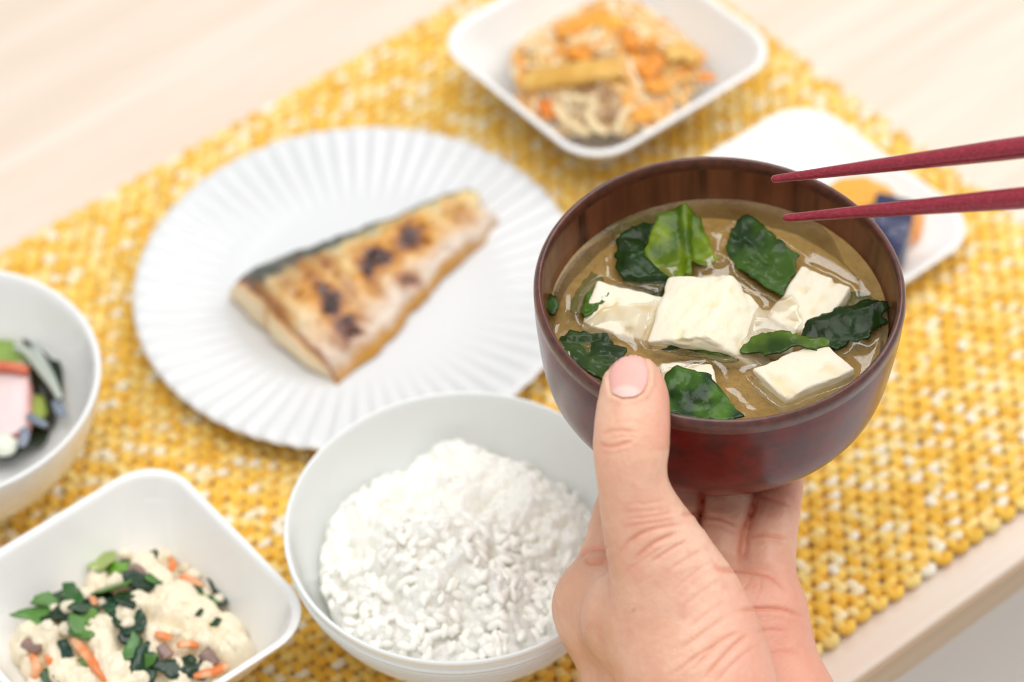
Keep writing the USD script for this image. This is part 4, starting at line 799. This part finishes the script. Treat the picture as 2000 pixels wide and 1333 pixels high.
for k, (px, wd) in enumerate([([(258, 1110), (270, 1118), (278, 1132)], .0024), ([(396, 1272), (408, 1285), (418, 1300)], .0026), ([(48, 1255), (62, 1262), (80, 1268)], .0022), ([(312, 1262), (322, 1275), (330, 1285)], .0024)]):
    zs = [sal(x, y, .0015)[2] for x, y in px]; m_ = curve_strip(px, zs, wd, .6, sq=.15)
    obj('mushroom_slice', m_, m_food, salad, smooth=True, col=vcol(m_, (.26, .16, .13), k, .3))

# ------------------------------------------------------------------ simmered radish strips in the far square bowl
rad = thing('simmered_radish', 'tangle of simmered dried radish strips with carrot and fried tofu in the far square bowl', 'side dish', mn(*SB2, BASE + .008))
rc_ = mn(*SB2, 0); rs = np.random.RandomState(33)
def rad_z(p):
    q = p - rc_; d = max(abs(q @ EM), abs(q @ EN)); return BASE + .0125 + .020 * max(0, 1 - (d / .040) ** 2.2)
def rsal(x, y, dz=0.):
    z = .025
    for _ in range(6): p = at(x, y, z); z = rad_z(p) + dz
    return at(x, y, z)
gu = np.linspace(-.0270, .0270, 60); GU, GV = np.meshgrid(gu, gu, indexing='ij'); W_ = rc_ + GU.reshape(-1, 1) * EM + GV.reshape(-1, 1) * EN
W_[:, 2] = [rad_z(w) - .0012 for w in W_]; W_[:, 2] += (fbm(W_ * 300, 3, 4) - .5) * .004
obj('radish_mass', facing((W_, grid_faces(60, 60)), lambda c: np.tile([0, 0, 1.], (len(c), 1))), m_food, rad, smooth=True, col=vcol((W_, 0), (.90, .58, .20), 5, .3))
for k in range(230):
    while True:
        u, v_ = rs.uniform(-.034, .034, 2)
        if math.hypot(u, v_) < .0355: break
    p = rc_ + EM * u + EN * v_; a = rs.rand() * 6.28; L = rs.uniform(.018, .042); cv = rs.normal() * 1.3
    pts_ = []
    for t in np.linspace(-.5, .5, 6):
        aa = a + cv * t * 2; q = p + np.array([math.cos(aa), math.sin(aa), 0]) * L * t + np.array([-math.sin(a), math.cos(a), 0]) * L * .5 * cv * (t * t - .1)
        pe, pn_ = (q - rc_) @ EM, (q - rc_) @ EN; q = rc_ + (EM * pe + EN * pn_) * min(1, .0375 / max(1e-6, math.hypot(pe, pn_)))
        q[2] = rad_z(q) + rs.uniform(-.002, .0035); pts_.append(q)
    m_ = tube(spline(pts_, 20), rs.uniform(.0009, .0016) * np.sin(np.linspace(.5, 2.7, 20)) ** .4, 7, flat=.7)
    c = [(.92, .62, .26), (.94, .72, .40), (.90, .54, .17), (.94, .78, .52), (.88, .48, .14), (.86, .34, .04)][rs.randint(6)]
    obj('radish_strip', m_, m_food, rad, smooth=True, col=vcol(m_, c, k, .12))
for k, (px, wd, c) in enumerate([([(1085, 66), (1130, 50), (1190, 26)], .0038, (.85, .32, .02)), ([(1105, 48), (1160, 40), (1215, 50)], .003, (.86, .38, .03)), ([(1112, 100), (1135, 108), (1155, 112)], .0028, (.82, .28, .02)), ([(1218, 66), (1232, 80), (1236, 96)], .0030, (.80, .26, .02)), ([(1255, 150), (1275, 128), (1288, 115)], .0032, (.82, .26, .015)), ([(1262, 160), (1285, 172), (1300, 160)], .003, (.84, .32, .03)), ([(1366, 150), (1380, 152), (1392, 150)], .0026, (.82, .26, .03)), ([(1060, 200), (1072, 216), (1085, 226)], .003, (.78, .20, .015)), ([(1232, 225), (1255, 228), (1270, 214)], .0030, (.84, .34, .03)), ([(1018, 150), (1024, 162), (1040, 176)], .0026, (.82, .34, .03)), ([(1212, 190), (1222, 200), (1228, 190)], .0028, (.82, .36, .05)), ([(1268, 82), (1275, 84), (1280, 78)], .002, (.84, .34, .03))]):
    m_ = curve_strip(px, [rsal(x, y, .0045)[2] for x, y in px], wd, .55); obj('carrot_strip', m_, m_food, rad, smooth=True, col=vcol(m_, c, k, .2))
for k, (px, wd) in enumerate([([(1030, 158), (1090, 148), (1150, 140), (1212, 132)], .0058), ([(1300, 110), (1330, 100), (1360, 112)], .0042)]):
    m_ = curve_strip(px, [rsal(x, y, .005)[2] for x, y in px], wd, .45, n=24, sides=10); v = m_[0] + (fbm(m_[0] * 260, 3, k)[:, None] - .5) * .002
    obj('fried_tofu_strip', (v, m_[1]), m_food, rad, smooth=True, col=vcol(m_, (.80, .48, .12), k, .2, (.70, .36, .06)))
for k, (px, wd) in enumerate([([(1130, 178), (1160, 182), (1195, 180)], .0034), ([(1150, 245), (1165, 222), (1160, 205)], .0040), ([(1185, 240), (1200, 205), (1196, 185)], .0036), ([(1162, 108), (1185, 112), (1205, 112)], .0026)]):
    m_ = curve_strip(px, [rsal(x, y, .0035)[2] for x, y in px], wd, .5); obj('mushroom_slice', m_, m_food, rad, smooth=True, col=vcol(m_, (.30, .15, .06), k, .3, (.50, .30, .14)))
for k, px in enumerate([[(1085, 205), (1105, 235), (1130, 250), (1150, 262)], [(1165, 200), (1150, 225), (1165, 250), (1185, 258)], [(1200, 258), (1215, 225), (1235, 205)], [(1120, 190), (1145, 196), (1165, 190)]]):
    m_ = curve_strip(px, [rsal(x, y, .006)[2] for x, y in px], .0019, .7, sq=.2); obj('radish_strip', m_, m_food, rad, smooth=True, col=vcol(m_, (.86, .66, .36), k, .1))

# ------------------------------------------------------------------ vinegared octopus, cucumber and seaweed in the round bowl at the left
def lay(px, z, name, lab, cat, c, mat, thick=.003, amp=.001, seed=0, slope=(0, 0), c2=None, var=.12, grp=None):
    P = np.array([at(x, y, z) for x, y in px])[:, :2]; m0_ = P.mean(0)
    mesh = sheet(P, lambda q: z + (q - m0_) @ np.array(slope) + (fbm(np.c_[q * 140, 0 * q[:, 0] + seed], 2, seed) - .5) * 2 * amp, thick, .0012, .0002, seed)
    return obj(name, mesh, mat, smooth=True, col=vcol(mesh, c, seed, var, c2), label=lab, cat=cat), mesh
zc = BASE + .023
o = thing('octopus_slice', 'pale pink slice of boiled octopus with a red skin edge, in the left round bowl', 'octopus', at(20, 780, zc))
P = np.array([at(x, y, zc + .004) for x, y in [(-60, 735), (0, 728), (48, 728), (60, 760), (58, 800), (48, 842), (0, 856), (-60, 865)]])[:, :2]; m0_ = P.mean(0)
mesh = sheet(P, lambda q: zc + .005 + (q - m0_) @ np.array([.12, .25]) + (fbm(np.c_[q * 120, 0 * q[:, 0]], 2, 3) - .5) * .002, .005, .0012, .0003, 3); ed = np.clip((proj(mesh[0])[:, 0] - 44) / 14, 0, 1)[:, None]
obj('flesh', mesh, m_food, o, smooth=True, col=np.array([.80, .63, .61]) * (1 - ed) + np.array([.80, .36, .34]) * ed)
m_ = curve_strip([(-60, 722), (0, 716), (35, 720), (54, 728)], [zc + .0105, zc + .0105, zc + .010, zc + .009], .0022, .8, sq=.3); obj('skin_edge', m_, m_food, o, smooth=True, col=vcol(m_, (.50, .06, .035), 2, .3, (.66, .16, .06)))
m_ = curve_strip([(-60, 872), (0, 860), (30, 852), (46, 842)], [zc + .002] * 4, .0011, .8, sq=.2); obj('skin_edge', m_, m_food, o, smooth=True, col=vcol(m_, (.34, .06, .06), 2, .3))
for k, (px, c, dz, lab, sl) in enumerate([([(-60, 690), (-10, 672), (25, 672), (48, 695), (52, 725), (10, 730), (-60, 732)], (.22, .36, .05), .002, 'bright green cucumber slice behind the octopus slice', (0, .25)), ([(60, 770), (85, 772), (92, 800), (78, 822), (60, 810)], (.30, .38, .05), .001, 'small cucumber slice at the right of the octopus slice', (-.2, 0))]):
    lay(px, zc + dz, 'cucumber_slice', lab, 'cucumber', c, m_food, .003, .0006, 40 + k, sl)
for k, (px, c, dz, lab) in enumerate([([(45, 668), (62, 660), (90, 672), (112, 692), (122, 730), (124, 775), (116, 785), (108, 740), (90, 700), (60, 690)], (.012, .03, .010), .002, 'dark seaweed strip along the right inside of the left round bowl'), ([(55, 690), (75, 700), (100, 745), (112, 790), (105, 828), (80, 838), (60, 830), (56, 780)], (.030, .028, .008), -.004, 'dark seaweed bed beside the octopus slice in the left round bowl'), ([(20, 672), (60, 668), (70, 690), (60, 716), (50, 690)], (.02, .045, .01), -.001, 'dark seaweed behind the bright cucumber slice'), ([(-40, 850), (40, 838), (100, 830), (90, 860), (20, 895), (-40, 900)], (.02, .035, .014), -.006, 'dark seaweed at the near side of the left round bowl')]):
    lay(px, zc + dz, 'seaweed_piece', lab, 'seaweed', c, m_leaf, .001, .002, 50 + k, (0, 0), None, .5)
for k, (px, c, w_, dz, lab) in enumerate([([(30, 676), (56, 690), (84, 725), (104, 752), (117, 778)], (.46, .50, .42), .0020, .0065, 'long pale whitebait curving down the right side of the left round bowl'), ([(66, 668), (74, 690), (92, 722), (108, 748)], (.50, .54, .48), .0016, .005, 'shorter pale whitebait next to the long one'), ([(54, 812), (72, 822), (92, 832)], (.16, .20, .26), .0017, .004, 'silver blue whitebait right of the octopus slice'), ([(108, 784), (116, 800), (122, 812)], (.18, .23, .30), .0022, .003, 'silver blue whitebait against the right wall of the left round bowl'), ([(46, 838), (48, 852), (42, 872)], (.20, .23, .30), .0020, .003, 'silver blue whitebait below the octopus slice')]):
    m_ = curve_strip(px, [zc + dz] * len(px), w_ * np.sin(np.linspace(.6, 2.8, 14)) ** .5, .6, sq=.1); obj('whitebait', m_, m_food, smooth=True, col=vcol(m_, c, k, .2), label=lab, cat='small fish')
for k, (px, c, nm, cat_, lab, m0__) in enumerate([([(-170, 690), (-60, 665), (10, 690), (20, 800), (-40, 900), (-150, 890), (-200, 790)], (.02, .035, .012), 'seaweed_piece', 'seaweed', 'broad dark seaweed bed under the octopus slice in the left round bowl', m_leaf), ([(-150, 700), (-90, 690), (-70, 730), (-110, 760), (-160, 745)], (.24, .36, .06), 'cucumber_slice', 'cucumber', 'cucumber slice left of the octopus slice, at the left picture edge', m_food)]):
    lay(px, zc - .006 + .006 * k, nm, lab, cat_, c, m0__, .002, .001, 60 + k, (0, 0), None, .4)
m_ = blob(at(8, 868, zc + .001), (.005, .005, .003), 4, .2); obj('radish_piece', m_, m_food, smooth=True, col=vcol(m_, (.74, .76, .62), 4, .08), label='pale soft radish piece below the octopus slice', cat='radish')

# ------------------------------------------------------------------ pickles on the square plate
zp = BASE + .0064
for k, (px, c, th_, dz, lab, sl) in enumerate([([(1600, 372), (1640, 352), (1690, 348), (1735, 366), (1760, 390), (1700, 400), (1650, 408)], (.85, .36, .03), .005, .006, 'orange pickle slice at the back, beside the eggplant pickle', (0, .1)), ([(1745, 430), (1785, 395), (1806, 415), (1800, 450), (1772, 478), (1755, 500), (1735, 480)], (.84, .30, .05), .004, .0045, 'orange pickle slice under the right side of the eggplant pickle', (0, 0)), ([(1590, 400), (1640, 390), (1700, 392), (1690, 420), (1620, 430)], (.85, .55, .10), .004, .0045, 'yellow pickle slice nearest the lacquer bowl rim', (0, 0))]):
    lay(px, zp + dz, 'pickle_slice', lab, 'pickle', c, m_food, th_, .0005, 70 + k, sl)
eg = thing('eggplant_pickle', 'dark navy eggplant pickle piece on the square plate behind the lacquer bowl', 'eggplant', at(1750, 430, zp))
P = np.array([at(x, y, zp + .013) for x, y in [(1712, 382), (1745, 384), (1782, 394), (1786, 420), (1775, 460), (1762, 498), (1738, 510), (1712, 470), (1702, 420)]])[:, :2]; m0_ = P.mean(0)
mesh = sheet(P, lambda q: zp + .012 + .003 * np.cos((q - m0_) @ EM[:2] * 90) + (fbm(np.c_[q * 150, 0 * q[:, 0]], 2, 2) - .5) * .001, .009, .0012, .0002, 8)
obj('skin', mesh, m_leaf if False else M('eggplant_skin', (.02, .02, .07), .28, coat=.4, use_col=True), eg, smooth=True, col=vcol(mesh, (.018, .020, .075), 3, .4))
